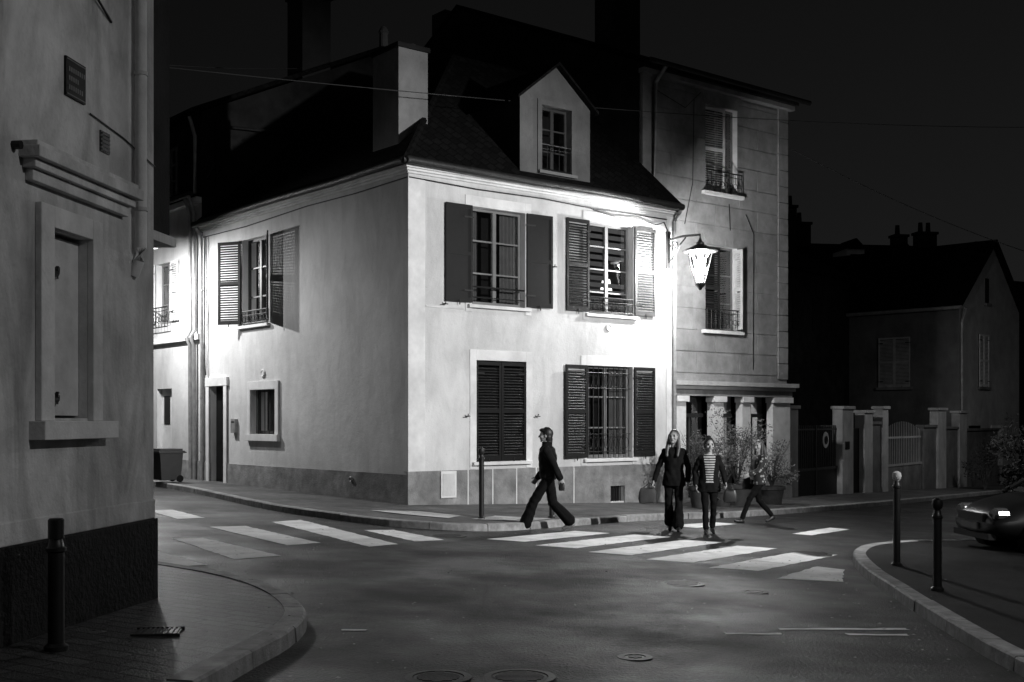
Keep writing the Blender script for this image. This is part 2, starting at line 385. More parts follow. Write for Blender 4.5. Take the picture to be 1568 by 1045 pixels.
# ------------------------------------------------------------ CORNER HOUSE
C=(-2.08,23.6); F=(.781,.625); L=(-.637,.771)
FR=Fr(C,F,(.625,-.781)); LR=Fr(C,L,(-.771,-.637))
def hp(s,q,z): return (C[0]+F[0]*s+L[0]*q,C[1]+F[1]*s+L[1]*q,z)
house=E('corner_house')
fo=[(1.58,3.02,4.24,6.3),(4.88,6.29,4.24,6.34),(1.70,3.05,.94,3.08),(4.82,6.27,.94,3.06),(5.55,6.0,-.06,.3)]
lo=[(5.9,7.25,4.15,6.28),(8.2,9.05,-.1,2.7),(5.5,6.76,1.48,2.56)]
mb=MB()
wall(mb,FR,0,7.74,-1,6.98,fo,mStucco); wall(mb,LR,0,9.53,-1,6.98,lo,mStucco)
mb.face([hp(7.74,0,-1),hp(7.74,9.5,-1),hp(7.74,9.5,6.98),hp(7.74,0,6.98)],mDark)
mb.build('walls',house)
mb=MB()
pz=.78
def plinth(fr,a0,a1,ops,z=pz):
    segs=[]; cur=a0
    for w in sorted(w for w in ops if w[2]<z):
        segs.append((cur,w[0])); cur=w[1]
    segs.append((cur,a1))
    for s,e in segs: mb.box(fr,s,e,-.02,.03,-1,z,mPlinth)
plinth(FR,-.03,7.74,[fo[4]]); mb.box(FR,5.55,6.0,-.02,.03,.3,pz,mPlinth)
plinth(LR,0,9.53,[lo[1]],.72)
mb.box(FR,-.02,.39,.001,.022,pz,6.72,mTrim); mb.box(LR,.0,.16,.001,.02,pz,6.72,mStucco)
mb.box(FR,7.4,7.74,.001,.02,pz,6.72,mTrim)
for w in fo[:4]:
    a0,a1,z0,z1=w[:4]; e=.17; top=z1+.22
    mb.box(FR,a0-e,a0,.0015,.018,z0-.15,top,mTrim); mb.box(FR,a1,a1+e,.0015,.018,z0-.15,top,mTrim); mb.box(FR,a0,a1,.0015,.018,z1,top,mTrim)
    sill(mb,FR,a0-.12,a1+.12,z0)
a0,a1,z0,z1=lo[0]; sill(mb,LR,a0-.1,a1+.1,z0)
a0,a1,z0,z1=lo[2]
mb.box(LR,a0-.16,a0,.0015,.05,z0,z1,mTrim); mb.box(LR,a1,a1+.16,.0015,.05,z0,z1,mTrim); mb.box(LR,a0-.16,a1+.16,.0015,.05,z1,z1+.2,mTrim); sill(mb,LR,a0-.2,a1+.2,z0,h=.16)
a0,a1,z0,z1=lo[1]
mb.box(LR,a0-.16,a0,.031,.06,-.3,z1,mTrim); mb.box(LR,a1,a1+.16,.031,.06,-.3,z1,mTrim); mb.box(LR,a0-.2,a1+.2,.0015,.07,z1,z1+.22,mTrim)
mb.box(LR,a0,a1,-.2,.3,-.4,.12,mKerb)
for a in (1.45,2.1,2.75,3.3,4.4): mb.box(FR,a,a+.03,.03,.037,-.5,pz,mTrim)
mb.box(FR,.75,1.14,.031,.075,.22,.77,mTrim); mb.box(FR,.79,1.10,.075,.083,.27,.72,mStucco)
mb.box(FR,.42,1.4,.001,.014,4.12,4.16,mTrim)
mb.build('trim',house,bevel=.004)
mb=MB()
def disc(fr,a,z,r,m,o=.0,t=.03):
    n=16; R=[[fr.p(a+rr*math.cos(2*math.pi*k/n),oo,z+rr*math.sin(2*math.pi*k/n)) for k in range(n)] for rr,oo in ((r,o),(r,o+t),(r*.8,o+t+.01),(r*.4,o+t-.005))]
    mb.rings(R,m)
disc(FR,5.5,3.95,.09,mTrim); disc(LR,6.15,2.95,.1,mTrim); disc(LR,2.1,.55,.06,mMetal,.03); 
mb.box(LR,7.5,7.72,.0015,.09,1.5,1.85,mMetal); mb.box(LR,7.53,7.69,.09,.095,1.76,1.79,mIron)
a0,a1,z0,z1=fo[4]; mb.box(FR,a0,a1,-.2,-.15,z0,z1,mRoom)
for i in range(1,6): mb.box(FR,a0+(a1-a0)*i/6-.008,a0+(a1-a0)*i/6+.008,-.05,-.035,z0,z1,mIron)
mb.build('vents_and_boxes',house)
mb=MB()
window(mb,FR,*fo[0][:4],rows=3,fm=mWood); window(mb,FR,*fo[1][:4],rows=4,fm=mWood,blind=True,curtain=False)
window(mb,FR,*fo[3][:4],rows=3,fm=mWood,curtain=True); window(mb,LR,*lo[0][:4],rows=3,fm=mWoodD,curtain=False)
window(mb,LR,*lo[2][:4],rows=1,cols=2,fm=mWoodD,curtain=False)
a0,a1,z0,z1=fo[2][:4]; mb.box(FR,a0,a1,-.25,-.2,z0,z1,mRoom)
mb.build('windows',house)
mShade=Emit('lampshade_glow',3.0)
mb=MB(); lc=FR.p(5.83,-.42,0)
mb.lathe((lc[0],lc[1],0),[(.09,4.2),(.02,4.25),(.015,4.85)],mWoodD,12)
mb.lathe((lc[0],lc[1],0),[(.14,4.85),(.09,5.12)],mShade,14)
mb.build('table_lamp',house)
mb=MB()
a0,a1,z0,z1=lo[1]
mb.box(LR,a0,a1,-.21,-.16,z0,z1,mSh)
for i in range(2):
    for (u,v) in ((.3,1.1),(1.25,2.3)): mb.box(LR,a0+.08+i*.4,a0+.38+i*.4,-.16,-.145,u,v,mSh)
mb.lathe(LR.p(a0+.12,-.13,1.15),[(.02,-.02),(.035,0),(.02,.02)],mMetal,10)
mb.build('door',house)
mb=MB()
shutter(mb,FR,1.56,.68,4.27,6.3,-1,m=mSh,solid=True); shutter(mb,FR,3.04,.7,4.27,6.3,1,.05,m=mSh,solid=True)
shutter(mb,FR,4.86,.68,4.27,6.34,-1,m=mSh); shutter(mb,FR,6.31,.68,4.27,6.34,1,m=mSh3)
shutter(mb,FR,4.80,.68,.97,3.06,-1,.06,m=mSh2); shutter(mb,FR,6.29,.68,.97,3.06,1,m=mSh2)
shutter(mb,FR,1.70,.67,.96,3.06,1,o=-.03,m=mSh); shutter(mb,FR,3.05,.67,.96,3.06,-1,o=-.03,m=mSh)
shutter(mb,LR,5.88,.68,4.2,6.26,-1,.45,m=mSh2); shutter(mb,LR,7.27,.66,4.2,6.26,1,.5,m=mSh2)
for fr,a,z in ((FR,1.42,1.9),(FR,3.32,1.9),(FR,.85,4.2),(FR,3.8,5.2)):
    mb.tube([fr.p(a,.02,z),fr.p(a,.09,z),fr.p(a,.1,z+.05)],.012,mIron,6); mb.tube([fr.p(a-.06,.09,z),fr.p(a+.06,.09,z)],.012,mIron,6)
mb.build('shutters',house)
mb=MB()
railing(mb,FR,4.9,6.27,4.3,4.62,.02,9); mb.tube([FR.p(1.6,.0,4.62),FR.p(3.0,.0,4.62)],.02,mIron,6); mb.tube([FR.p(1.6,.0,4.4),FR.p(3.0,.0,4.4)],.014,mIron,6)
railing(mb,LR,5.92,7.23,4.2,4.5,.02,8)
for i in range(9):
    a=4.9+1.29*i/8; mb.tube([FR.p(a,-.03,.96),FR.p(a,-.03,3.04)],.012,mIron,6)
for z in (1.1,1.5,2.55,2.9): mb.tube([FR.p(4.84,-.03,z),FR.p(6.25,-.03,z)],.01,mIron,6)
for i in range(8):
    a=4.98+1.29*i/8
    for z in (1.3,2.72): mb.tube([FR.p(a+.06*math.cos(t*math.pi/5),-.03,z+.13*math.sin(t*math.pi/5)) for t in range(11)],.007,mIron,5)
for i in range(1,6):
    a=5.5+1.26*i/6; mb.tube([LR.p(a,-.03,1.5),LR.p(a,-.03,2.54)],.011,mIron,6)
mb.build('window_ironwork',house)
mb=MB()
for o,z0,z1 in ((.05,6.78,6.83),(.09,6.83,6.88),(.14,6.88,6.93)):
    mb.box(FR,-o,7.74,0.001,o,z0,z1-.002,mTrim); mb.box(LR,0.003,9.53,0.001,o,z0,z1-.002,mTrim)
mb.build('cornice',house,bevel=.008)
mb=MB()
mb.tube([LR.p(9.5,.27,6.93),LR.p(5,.27,6.96),LR.p(2.5,.27,6.94),LR.p(.05,.27,6.98),FR.p(-.27,.27,6.985),FR.p(.1,.27,6.98),FR.p(3,.27,6.95),FR.p(5,.27,6.97),FR.p(7.7,.27,6.93)],.08,mCast,10)
mb.tube([FR.p(7.66,.27,6.95),FR.p(7.66,.2,6.8),FR.p(7.62,.07,6.6),FR.p(7.62,.07,.2)],.05,mMetal,10)
mb.tube([LR.p(9.45,.27,6.95),LR.p(9.42,.1,6.6),LR.p(9.42,.07,3),LR.p(9.42,.07,-.1)],.05,mMetal,10)
for z in (1,2.4,3.8,5.2): mb.lathe(FR.p(7.62,.07,z),[(.06,0),(.06,.04)],mMetal,10); mb.lathe(LR.p(9.42,.07,z),[(.06,0),(.06,.04)],mMetal,10)
mb.tube([FR.p(.0,.03,6.70),FR.p(1.7,.03,6.66),FR.p(3.5,.03,6.68),FR.p(5.2,.03,6.62),FR.p(7.4,.03,6.64)],.013,mIron,5)
mb.tube([FR.p(5.0,.03,6.60),FR.p(5.7,.07,6.50),FR.p(6.5,.06,6.54),FR.p(7.0,.06,6.46),FR.p(7.3,.04,6.56),FR.p(7.45,.05,6.3)],.013,mIron,5)
mb.tube([LR.p(.0,.03,6.70),LR.p(2,.03,6.66),LR.p(4,.03,6.68),LR.p(7,.03,6.6),LR.p(9.4,.04,6.62)],.014,mIron,5)
mb.tube([LR.p(9.25,.03,6.6),LR.p(9.2,.03,4.2),LR.p(9.27,.03,3.0)],.014,mIron,5)
mb.tube([LR.p(9.1,.03,6.6),LR.p(9.08,.03,5.2),LR.p(9.14,.03,3.4),LR.p(9.12,.03,2.9)],.01,mIron,5)
mb.build('gutters_and_pipes',house,smooth=True)
mb=MB(); ze=6.94; zt=10.9
mb.face([hp(-.3,-.3,ze),hp(7.74,-.3,ze),hp(7.74,4.2,zt),hp(4.2,4.2,zt)],mRoof)
mb.face([hp(-.3,-.3,ze),hp(4.2,4.2,zt),hp(4.2,9.53,zt),hp(-.3,9.53,ze)],mRoof)
mb.face([hp(4.2,4.2,zt),hp(7.74,4.2,zt),hp(7.74,9.53,zt),hp(4.2,9.53,zt)],mRoof)
mb.tube([hp(-.3,-.3,ze+.02),hp(4.2,4.2,zt+.02)],.09,mRoof,8)
mb.tube([hp(4.2,4.2,zt),hp(7.7,4.2,zt)],.09,mRoof,8); mb.tube([hp(4.2,4.2,zt),hp(4.2,9.5,zt)],.09,mRoof,8)
HF=Fr(C,F,(-L[0],-L[1]))
mb.build('roof',house)
mb=MB()
mChim=M('chimney_render',.19,.9,1.8,.2,.4,30,kind='stucco')
mb.box(HF,.5,1.25,-2.1,-1.1,7.2,9.7,mChim); mb.box(HF,.46,1.29,-2.14,-1.06,9.7,9.8,mDark)
mb.box(HF,.44,1.31,-2.16,-1.04,7.3,7.6,mCast)
mb.lathe(hp(.65,1.9,9.8),[(.1,0),(.09,.4),(.12,.42),(.05,.55)],mBrick,12); mb.lathe(hp(1.05,1.4,9.8),[(.09,0),(.08,.12)],mBrick,12)
mb.build('chimney',house,bevel=.01)
mb=MB()
DF=Fr(FR.p(0,-.02,0)[:2],F,(.625,-.781))
d0,d1,dz0,dz1,pk=2.9,4.95,7.05,8.85,9.65; dm=(d0+d1)/2; wo=(dm-.42,dm+.45,7.3,8.75)
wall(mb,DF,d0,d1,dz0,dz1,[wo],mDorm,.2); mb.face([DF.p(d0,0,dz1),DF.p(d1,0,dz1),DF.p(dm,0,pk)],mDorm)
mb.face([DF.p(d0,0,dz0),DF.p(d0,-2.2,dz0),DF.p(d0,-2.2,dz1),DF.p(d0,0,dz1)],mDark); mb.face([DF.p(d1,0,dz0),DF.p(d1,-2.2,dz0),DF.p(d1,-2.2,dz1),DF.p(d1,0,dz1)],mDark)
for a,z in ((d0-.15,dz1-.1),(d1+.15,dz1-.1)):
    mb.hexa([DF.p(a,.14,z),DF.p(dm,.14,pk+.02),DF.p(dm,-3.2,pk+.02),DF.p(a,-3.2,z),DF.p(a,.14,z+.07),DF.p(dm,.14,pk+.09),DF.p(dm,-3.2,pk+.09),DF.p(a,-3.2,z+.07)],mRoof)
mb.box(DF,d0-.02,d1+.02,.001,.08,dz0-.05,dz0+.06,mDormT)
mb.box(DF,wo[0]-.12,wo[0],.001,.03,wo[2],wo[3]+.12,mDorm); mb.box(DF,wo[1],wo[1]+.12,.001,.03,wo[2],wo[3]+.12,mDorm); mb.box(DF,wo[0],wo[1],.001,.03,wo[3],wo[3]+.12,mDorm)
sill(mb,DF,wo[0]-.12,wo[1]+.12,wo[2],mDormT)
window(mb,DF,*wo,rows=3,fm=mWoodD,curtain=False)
railing(mb,DF,wo[0],wo[1],7.35,7.9,.0,5,False)
mb.build('dormer',house)

# ------------------------------------------------------------ TALL TOWNHOUSE
tall=E('tall_townhouse'); T0=(3.2,29.4); TR=Fr(T0,F,(.625,-.781)); TS=Fr(T0,L,(-.781,-.625))
to=[(2.4,3.68,7.85,10.15),(2.4,3.68,4.2,6.45)]
W=5.79
mb=MB(); wall(mb,TR,0,W,-1.2,10.8,to+[(.0001,W-.5,-1.1,2.5)],mAshlar,.2,mTrim)
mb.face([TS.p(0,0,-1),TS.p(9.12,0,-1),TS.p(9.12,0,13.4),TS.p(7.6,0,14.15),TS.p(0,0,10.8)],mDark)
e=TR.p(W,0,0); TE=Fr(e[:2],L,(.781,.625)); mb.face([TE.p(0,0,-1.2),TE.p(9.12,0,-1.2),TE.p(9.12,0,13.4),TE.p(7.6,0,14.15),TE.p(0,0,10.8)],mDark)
mb.build('walls',tall)
mb=MB(); panels(mb,TR,.5,W-.42,3.05,10.45,.56,[(a-.0,b+.0,c-.12,d+.28) for a,b,c,d in to],.001,.022,mAshlar)
for k in range(17): mb.box(TR,W-.42,W,.001,.05,2.95+k*.45+.01,2.95+(k+1)*.45-.01,mAshlar)
for w in to:
    a0,a1,z0,z1=w
    for k in range(5):
        t=a0+(a1-a0)*k/5; dx=(k-2)*.05
        mb.hexa([TR.p(t+.006,.001,z1+.002),TR.p(t+(a1-a0)/5-.006,.001,z1+.002),TR.p(t+(a1-a0)/5-.006,.04,z1+.002),TR.p(t+.006,.04,z1+.002),
                 TR.p(t+.006+dx-.04,.001,z1+.4),TR.p(t+(a1-a0)/5-.006+dx+.04,.001,z1+.4),TR.p(t+(a1-a0)/5-.006+dx+.04,.04,z1+.4),TR.p(t+.006+dx-.04,.04,z1+.4)],mAshlar)
    sill(mb,TR,a0-.15,a1+.15,z0,o=.14,h=.09)
mb.box(TR,0,.3,.02,.1,6.5,10.5,mAshlar)
mb.box(TR,-.05,W+.12,.001,.2,10.5,10.62,mAshlar); mb.box(TR,-.05,W+.16,.001,.3,10.62,10.74,mDark)
mb.box(TR,-.1,W+.05,.001,.28,2.62,2.72,mStuccoB); mb.box(TR,-.1,W+.1,.001,.36,2.72,2.83,mStuccoB); mb.box(TR,-.1,W,.001,.2,2.45,2.62,mAshlar)
mb.build('stonework',tall,bevel=.005)
mb=MB()
for w in to: window(mb,TR,*w,rows=3,curtain=False)
shutter(mb,TR,2.42,.78,7.9,10.12,1,.12,m=mShW,o=-.12); shutter(mb,TR,3.66,.4,4.25,6.4,-1,1.3,m=mShW,o=-.12); shutter(mb,TR,2.42,.6,4.25,6.4,1,.12,m=mSh2,o=-.12)
railing(mb,TR,2.35,3.73,7.85,8.4,.12,8); railing(mb,TR,2.35,3.73,4.2,4.75,.12,8)
mb.build('windows_and_shutters',tall)
mb=MB()
zb=-1.1
cols=[(.0,.32),(1.2,1.55),(2.6,3.0),(3.75,4.1),(W-.75,W)]
for a,b in cols:
    mb.box(TR,a,b,-.1,.12,zb,2.3,mTrim); mb.box(TR,a-.05,b+.05,-.1,.2,2.3,2.45,mTrim); mb.box(TR,a-.04,b+.04,-.1,.16,zb,.3,mPlinth)
for (a,b),(c,d) in zip(cols,cols[1:]):
    mb.box(TR,b,c,-.35,-.3,zb,2.5,mRoom)
    mb.box(TR,b,c,-.3,-.24,zb,.35,mSh2); mb.box(TR,b,c,-.3,-.24,1.9,2.0,mWoodD); mb.box(TR,(b+c)/2-.03,(b+c)/2+.03,-.3,-.24,.35,1.9,mWoodD)
    mb.face([TR.p(b,-.27,.35),TR.p(c,-.27,.35),TR.p(c,-.27,2.5),TR.p(b,-.27,2.5)],mGlass)
mb.box(TR,3.1,3.35,-.24,-.1,-.6,1.9,mShW)
mb.build('shopfront',tall)
mb=MB()
def slab(fr,a0,a1,o0,z0,o1,z1,t,m): mb.hexa([fr.p(a0,o0,z0),fr.p(a1,o0,z0),fr.p(a1,o1,z1),fr.p(a0,o1,z1),fr.p(a0,o0,z0+t),fr.p(a1,o0,z0+t),fr.p(a1,o1,z1+t),fr.p(a0,o1,z1+t)],m)
slab(TR,-.15,W+.35,.5,10.62,-7.6,14.18,.12,mRoof); slab(TR,-.15,W+.35,-7.6,14.18,-9.4,13.3,.12,mRoof)
mb.tube([TR.p(-.15,.52,10.7),TR.p(W+.35,.52,10.68)],.07,mCast,8)
mb.build('roof',tall)
mb=MB(); mb.box(TR,.5,1.4,-2.2,-1.4,10.5,15.2,mBrick); mb.box(TR,.44,1.46,-2.26,-1.34,15.2,15.35,mDark)
mb.box(TR,0,.5,-9.1,-8.4,13,14.4,mBrick)
mb.build('chimneys',tall)
mb=MB(); mb.tube([TR.p(.42,.5,10.65),TR.p(.42,.12,10.3),TR.p(.42,.1,6.8)],.055,mMetal,10)
mb.tube([TR.p(1.6,.03,6.9),TR.p(1.9,.03,8),TR.p(1.95,.03,10.2)],.012,mIron,5); mb.tube([TR.p(3.3,.05,7.6),TR.p(3.35,.05,6.9)],.01,mIron,5)
mb.tube([TR.p(.45,.04,10.2),TR.p(1.6,.04,9.9),TR.p(2.2,.04,10.4)],.01,mIron,5); mb.tube([TR.p(4.3,.04,3.2),TR.p(4.32,.04,6.9),TR.p(4.0,.04,7.4)],.01,mIron,5)
mb.build('pipes',tall,smooth=True)

# ------------------------------------------------------------ ADJOINING TOWNHOUSE (left street)
adj=E('gabled_townhouse'); A0=(-8.17,30.93); AF=Fr(A0,L,(-.771,-.637)); AG=Fr(A0,F,(.637,-.771))
ao=[(1.9,2.95,4.5,6.2),(1.9,2.9,-.5,2.7),(1.5,2.4,8.0,9.4),(4.5,5.5,4.5,6.2)]
mb=MB(); wall(mb,AF,0,10,-1,7.6,[ao[0],ao[1],ao[3]],mStucco); wall(mb,AF,0,10,7.6,9.95,[ao[2]],mDark)  # upper storey coloured dark, standing for wall above the lamp hood's reach
mb.build('street_walls',adj)
mb=MB()
mb.face([AG.p(0,0,-1),AG.p(11,0,-1),AG.p(11,0,9.95),AG.p(5.5,0,12.55),AG.p(0,0,9.95)],mDark)
for a,b,z0,z1 in ((-.35,5.5,9.85,12.62),(5.5,11.3,12.62,9.85)):
    mb.hexa([AG.p(a,.15,z0),AG.p(b,.15,z1),AG.p(b,-10,z1),AG.p(a,-10,z0),AG.p(a,.15,z0+.12),AG.p(b,.15,z1+.12),AG.p(b,-10,z1+.12),AG.p(a,-10,z0+.12)],mRoof)
mb.build('gable_and_roof',adj)
mb=MB(); mb.box(AG,3.0,3.9,-.9,-.05,10.6,13.75,mBrick); mb.box(AG,2.95,3.95,-.95,0,13.75,13.9,mBrick)
mb.box(AG,.35,.75,.0015,.15,7,9.8,mDark); mb.tube([AG.p(.5,.2,9.6),AG.p(2.3,.2,9.7)],.04,mCast,6)
mb.build('chimney',adj)
mb=MB()
window(mb,AF,*ao[0],curtain=False,fm=mWood); window(mb,AF,*ao[2],curtain=False); window(mb,AF,*ao[3],curtain=False)
mb.box(AF,1.9,2.9,-.2,-.15,-.5,2.7,mTrim); mb.box(AF,2.35,2.75,-.15,-.14,1.7,2.5,mRoom)
shutter(mb,AF,1.88,.5,4.55,6.2,-1,m=mShW); shutter(mb,AF,2.97,.5,4.55,6.2,1,m=mShW)
railing(mb,AF,1.85,3.0,4.4,4.95,.15,6)
mb.build('windows_and_doors',adj)
mb=MB()
mb.box(AF,0,10,.001,.12,3.95,4.1,mTrim); mb.box(AF,0,10,.001,.16,7.55,7.7,mTrim)
mb.box(AF,.02,10,.001,.03,-1,.75,mPlinth)
mb.tube([AF.p(.0,.3,7.75),AF.p(10,.3,7.75)],.07,mCast,8)
for a in (.25,.5): mb.tube([AF.p(a,.25,7.7),AF.p(a,.1,7.3),AF.p(a,.08,4.2),AF.p(a,.2,4.0),AF.p(a,.1,3.8),AF.p(a,.08,-.2)],.055,mMetal,10)
mb.tube([AF.p(.1,.3,9.8),AF.p(.15,.12,9.3),AF.p(.2,.1,7.8)],.05,mMetal,8)
mb.tube([AG.p(.1,.1,8.2),AG.p(.3,.1,8.6),AG.p(.15,.1,8.8),AG.p(.05,.1,8.4)],.012,mIron,5)
mb.build('trim_and_pipes',adj,smooth=True)

# ------------------------------------------------------------ LEFT FOREGROUND HOUSE
near=E('stucco_house'); N0=(-3.03,9.93); NE=(-.119,-.993); NF=Fr(N0,NE,(.993,-.119)); NB=Fr(N0,(-.993,.119),(.119,.993))
nop=[(1.17,1.74,1.82,3.15)]
mb=MB(); wall(mb,NF,0,9,.5,9,nop,mNear,.22,mNearT); wall(mb,NB,0,7,-.5,9,[],mNear)
mb.build('walls',near)
mb=MB(); mb.box(NF,-.03,9,-.02,.03,-.3,.98,mNearPl); mb.box(NF,-.012,9,-.01,.012,.98,1.14,mNear)
mb.build('plinth',near,bevel=.01)
mb=MB()
mb.box(NF,1.02,1.17,.001,.05,1.80,3.3,mNearT); mb.box(NF,1.74,1.92,.001,.05,1.80,3.3,mNearT)
mb.box(NF,1.17,1.74,.001,.05,3.15,3.3,mNearT)
mb.box(NF,.9,2.0,-.2,.12,1.67,1.80,mNearT)
for o,z0,z1,e in ((.06,3.42,3.5,.0),(.10,3.5,3.56,.04),(.15,3.56,3.64,.08),(.12,3.64,3.68,.05)): mb.box(NF,.6-e,2.05+e,.001,o,z0,z1-.001,mNear)
mb.build('window_surround',near,bevel=.006)
mb=MB()
mb.box(NF,1.10,1.8,-.5,-.45,1.7,3.25,mRoom)
SF=Fr(NF.p(1.175,-.07,0)[:2],NF.d[:2],NF.n[:2])
mb.box(SF,0,.40,-.04,0,1.84,3.12,mNearT)
mb.tube([NF.p(1.66,-.05,1.83),NF.p(1.66,-.05,3.13)],.02,mIron,6)
for z in (1.95,2.85):
    mb.tube([NF.p(1.73,-.03,z),NF.p(1.56,-.03,z),NF.p(1.52,-.05,z+.05)],.018,mIron,6); mb.box(SF,.33,.39,.0,.02,z-.03,z+.03,mIron)
    mb.tube([NF.p(1.73,-.03,z),NF.p(1.68,.0,z-.06),NF.p(1.64,-.01,z-.03)],.014,mIron,6)
mb.build('half_closed_shutter',near)
mb=MB()
mb.box(NF,1.235,1.525,.001,.02,4.14,4.42,mSh)
for z in (4.15,4.40): mb.box(NF,1.245,1.515,.0205,.024,z,z+.008,mPlinth)
for i in range(3):
    n=(7,5,8)[i]
    for j in range(n): mb.box(NF,1.5-.25*(j+.9)/8,1.5-.25*(j+.3)/8,.0205,.023,4.19+i*.065,4.225+i*.065,mPlinth)
mb.build('street_name_plaque',near)
mb=MB()
mb.box(NF,.83,.98,.001,.012,3.86,4.02,mCast)
for i in range(5): mb.box(NF,.84,.97,.012,.02,3.87+i*.03,3.885+i*.03,mIron)
mb.tube([NF.p(2.2,.0,3.62),NF.p(2.2,.06,3.62)],.03,mIron,8)
mb.build('air_vent',near)
mb=MB()
mb.tube([NF.p(.40,.07,9),NF.p(.40,.07,3.2),NF.p(.39,.05,3.1),NF.p(.39,.0,2.98)],.045,mNearT,10)
for z in (3.5,4.6): mb.lathe(NF.p(.40,.07,z),[(.055,0),(.055,.03)],mNear,10)
mb.tube([NF.p(.8,.01,4.9),NF.p(1.1,.03,5.0),NF.p(1.6,.02,5.15),NF.p(2.4,.03,5.2)],.01,mIron,5)
mb.tube([NF.p(.0,.012,3.95),NF.p(.6,.012,4.05),NF.p(1.15,.012,4.1)],.006,mIron,5)
mb.build('downpipe_and_cables',near,smooth=True)
mb=MB(); mb.box(NF,-.45,-.002,-.3,-.05,3.42,9,mDark); mb.box(NF,-.5,.0,-.3,-.01,3.34,3.42,mNear)
mb.build('corner_pier',near)

# ------------------------------------------------------------ RIGHT: garden wall & gates
gw=E('garden_wall'); D0=(7.95,33.4); DD=(.583,.813); GF=Fr(D0,DD,(.813,-.583))
def gz(a): p=GF.p(a,0,0); return G(p[0],p[1])
mGar=M('garden_render',.15,.9,2,.3,.4,30,kind='stucco',big=.3)
mPil=M('pillar_render',.42,.9,2,.2,.3,30,kind='stucco',big=.2)
mb=MB()
for a0,a1,h,m_ in ((-.3,.3,2.6,mPil),(3.87,4.85,2.75,mPil),(5.9,6.7,2.7,mPil),(6.7,7.7,2.35,mGar),(7.7,8.3,2.9,mPil),(12.6,14.2,2.4,mGar),(14.2,15.3,3.1,mPil),(15.3,17.2,2.4,mGar),(17.2,18.3,3.1,mPil),(18.3,27,2.4,mGar)):
    oo=0 if m_ is mGar else .08
    mb.box(GF,a0,a1,-.25,oo,gz(a0)-.4,gz(a0)+h,m_); mb.box(GF,a0-(.05 if oo else -.001),a1+(.05 if oo else -.001),-.3,oo+.06,gz(a0)+h,gz(a0)+h+.1,m_)
mb.box(GF,4.85,5.9,-.2,-.1,gz(5.5)-.4,gz(5.5)+2.2,mSh)
mb.box(GF,4.1,4.45,.081,.11,gz(4)+1.5,gz(4)+1.75,mIron)
mb.build('wall_and_pillars',gw,bevel=.015)
mb=MB()
mb.box(GF,.3,3.87,-.15,-.1,gz(2)-.2,gz(2)+.9,mSh2)
for i in range(24): a=.42+i*.145; mb.box(GF,a,a+.035,-.14,-.11,gz(2)+.9,gz(2)+2.2,mSh3)
mb.box(GF,.3,3.87,-.15,-.1,gz(2)+2.05,gz(2)+2.1,mSh3); mb.box(GF,.3,3.87,-.1,-.08,gz(2)+.85,gz(2)+.93,mSh3)
mb.box(GF,2.06,2.12,-.1,-.07,gz(2)-.2,gz(2)+2.2,mSh3)
disc(GF,2.9,gz(2)+1.75,.25,mTrim,-.1,.01); disc(GF,2.9,gz(2)+1.75,.13,mSh,-.08,.01)
mb.build('gate',E('metal_gate'))
mb=MB()
for c0,c1 in ((8.3,10.43),(10.47,12.6)):
    mb.box(GF,c0,c1,-.15,-.1,gz(10)-.1,gz(10)+1.0,mGar); mb.box(GF,c0,c1,-.1,-.07,gz(10)+.98,gz(10)+1.06,mStuccoB)
    n=11
    for i in range(n):
        a=c0+.08+(c1-c0-.16)*i/(n-1); q=(a-8.3)/4.3; mb.tube([GF.p(a,-.12,gz(10)+1.0),GF.p(a,-.12,gz(10)+2.25+.3*math.sin(q*math.pi))],.022,mShW,5,.010)
    mb.box(GF,c0,c1,-.15,-.1,gz(10)+1.95,gz(10)+2.02,mStuccoB)
mb.build('gate',E('garden_gate'))

# ------------------------------------------------------------ RIGHT: gable house + distant houses
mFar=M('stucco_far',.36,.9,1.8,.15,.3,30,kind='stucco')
mFarD=M('stucco_far_shaded',.13,.9,1.0,.3,.3,30,kind='stucco',big=.25)  # darkened copy of the far stucco, shade of the dim side in the colour
mFarS=M('shutter_far',.32,.8,4,.2)
gh=E('gable_house'); K=(19.05,50.0); ld=(-.704,.710); gd=(.703,.711); KF=Fr(K,ld,(-.71,-.704)); KG=Fr(K,gd,(.711,-.703))
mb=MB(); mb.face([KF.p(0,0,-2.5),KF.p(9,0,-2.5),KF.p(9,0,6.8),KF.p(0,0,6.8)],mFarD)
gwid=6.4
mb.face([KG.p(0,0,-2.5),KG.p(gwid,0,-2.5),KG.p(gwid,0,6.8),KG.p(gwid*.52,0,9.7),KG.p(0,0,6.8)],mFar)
mb.build('walls',gh)
mb=MB()
for a,b,z0,z1 in ((-.4,gwid*.52,6.55,9.75),(gwid*.52,gwid+.4,9.75,6.55)):
    mb.hexa([KG.p(a,.25,z0),KG.p(b,.25,z1),KG.p(b,-9.5,z1),KG.p(a,-9.5,z0),KG.p(a,.25,z0+.12),KG.p(b,.25,z1+.12),KG.p(b,-9.5,z1+.12),KG.p(a,-9.5,z0+.12)],mRoof)
mb.tube([KF.p(-.3,.45,6.6),KF.p(9,.45,6.6)],.08,mMetal,8); mb.tube([KG.p(-.1,.3,6.6),KG.p(.05,.08,6.0),KG.p(.05,.08,-1)],.07,mMetal,8)
mb.build('roof_and_gutter',gh)
mb=MB()
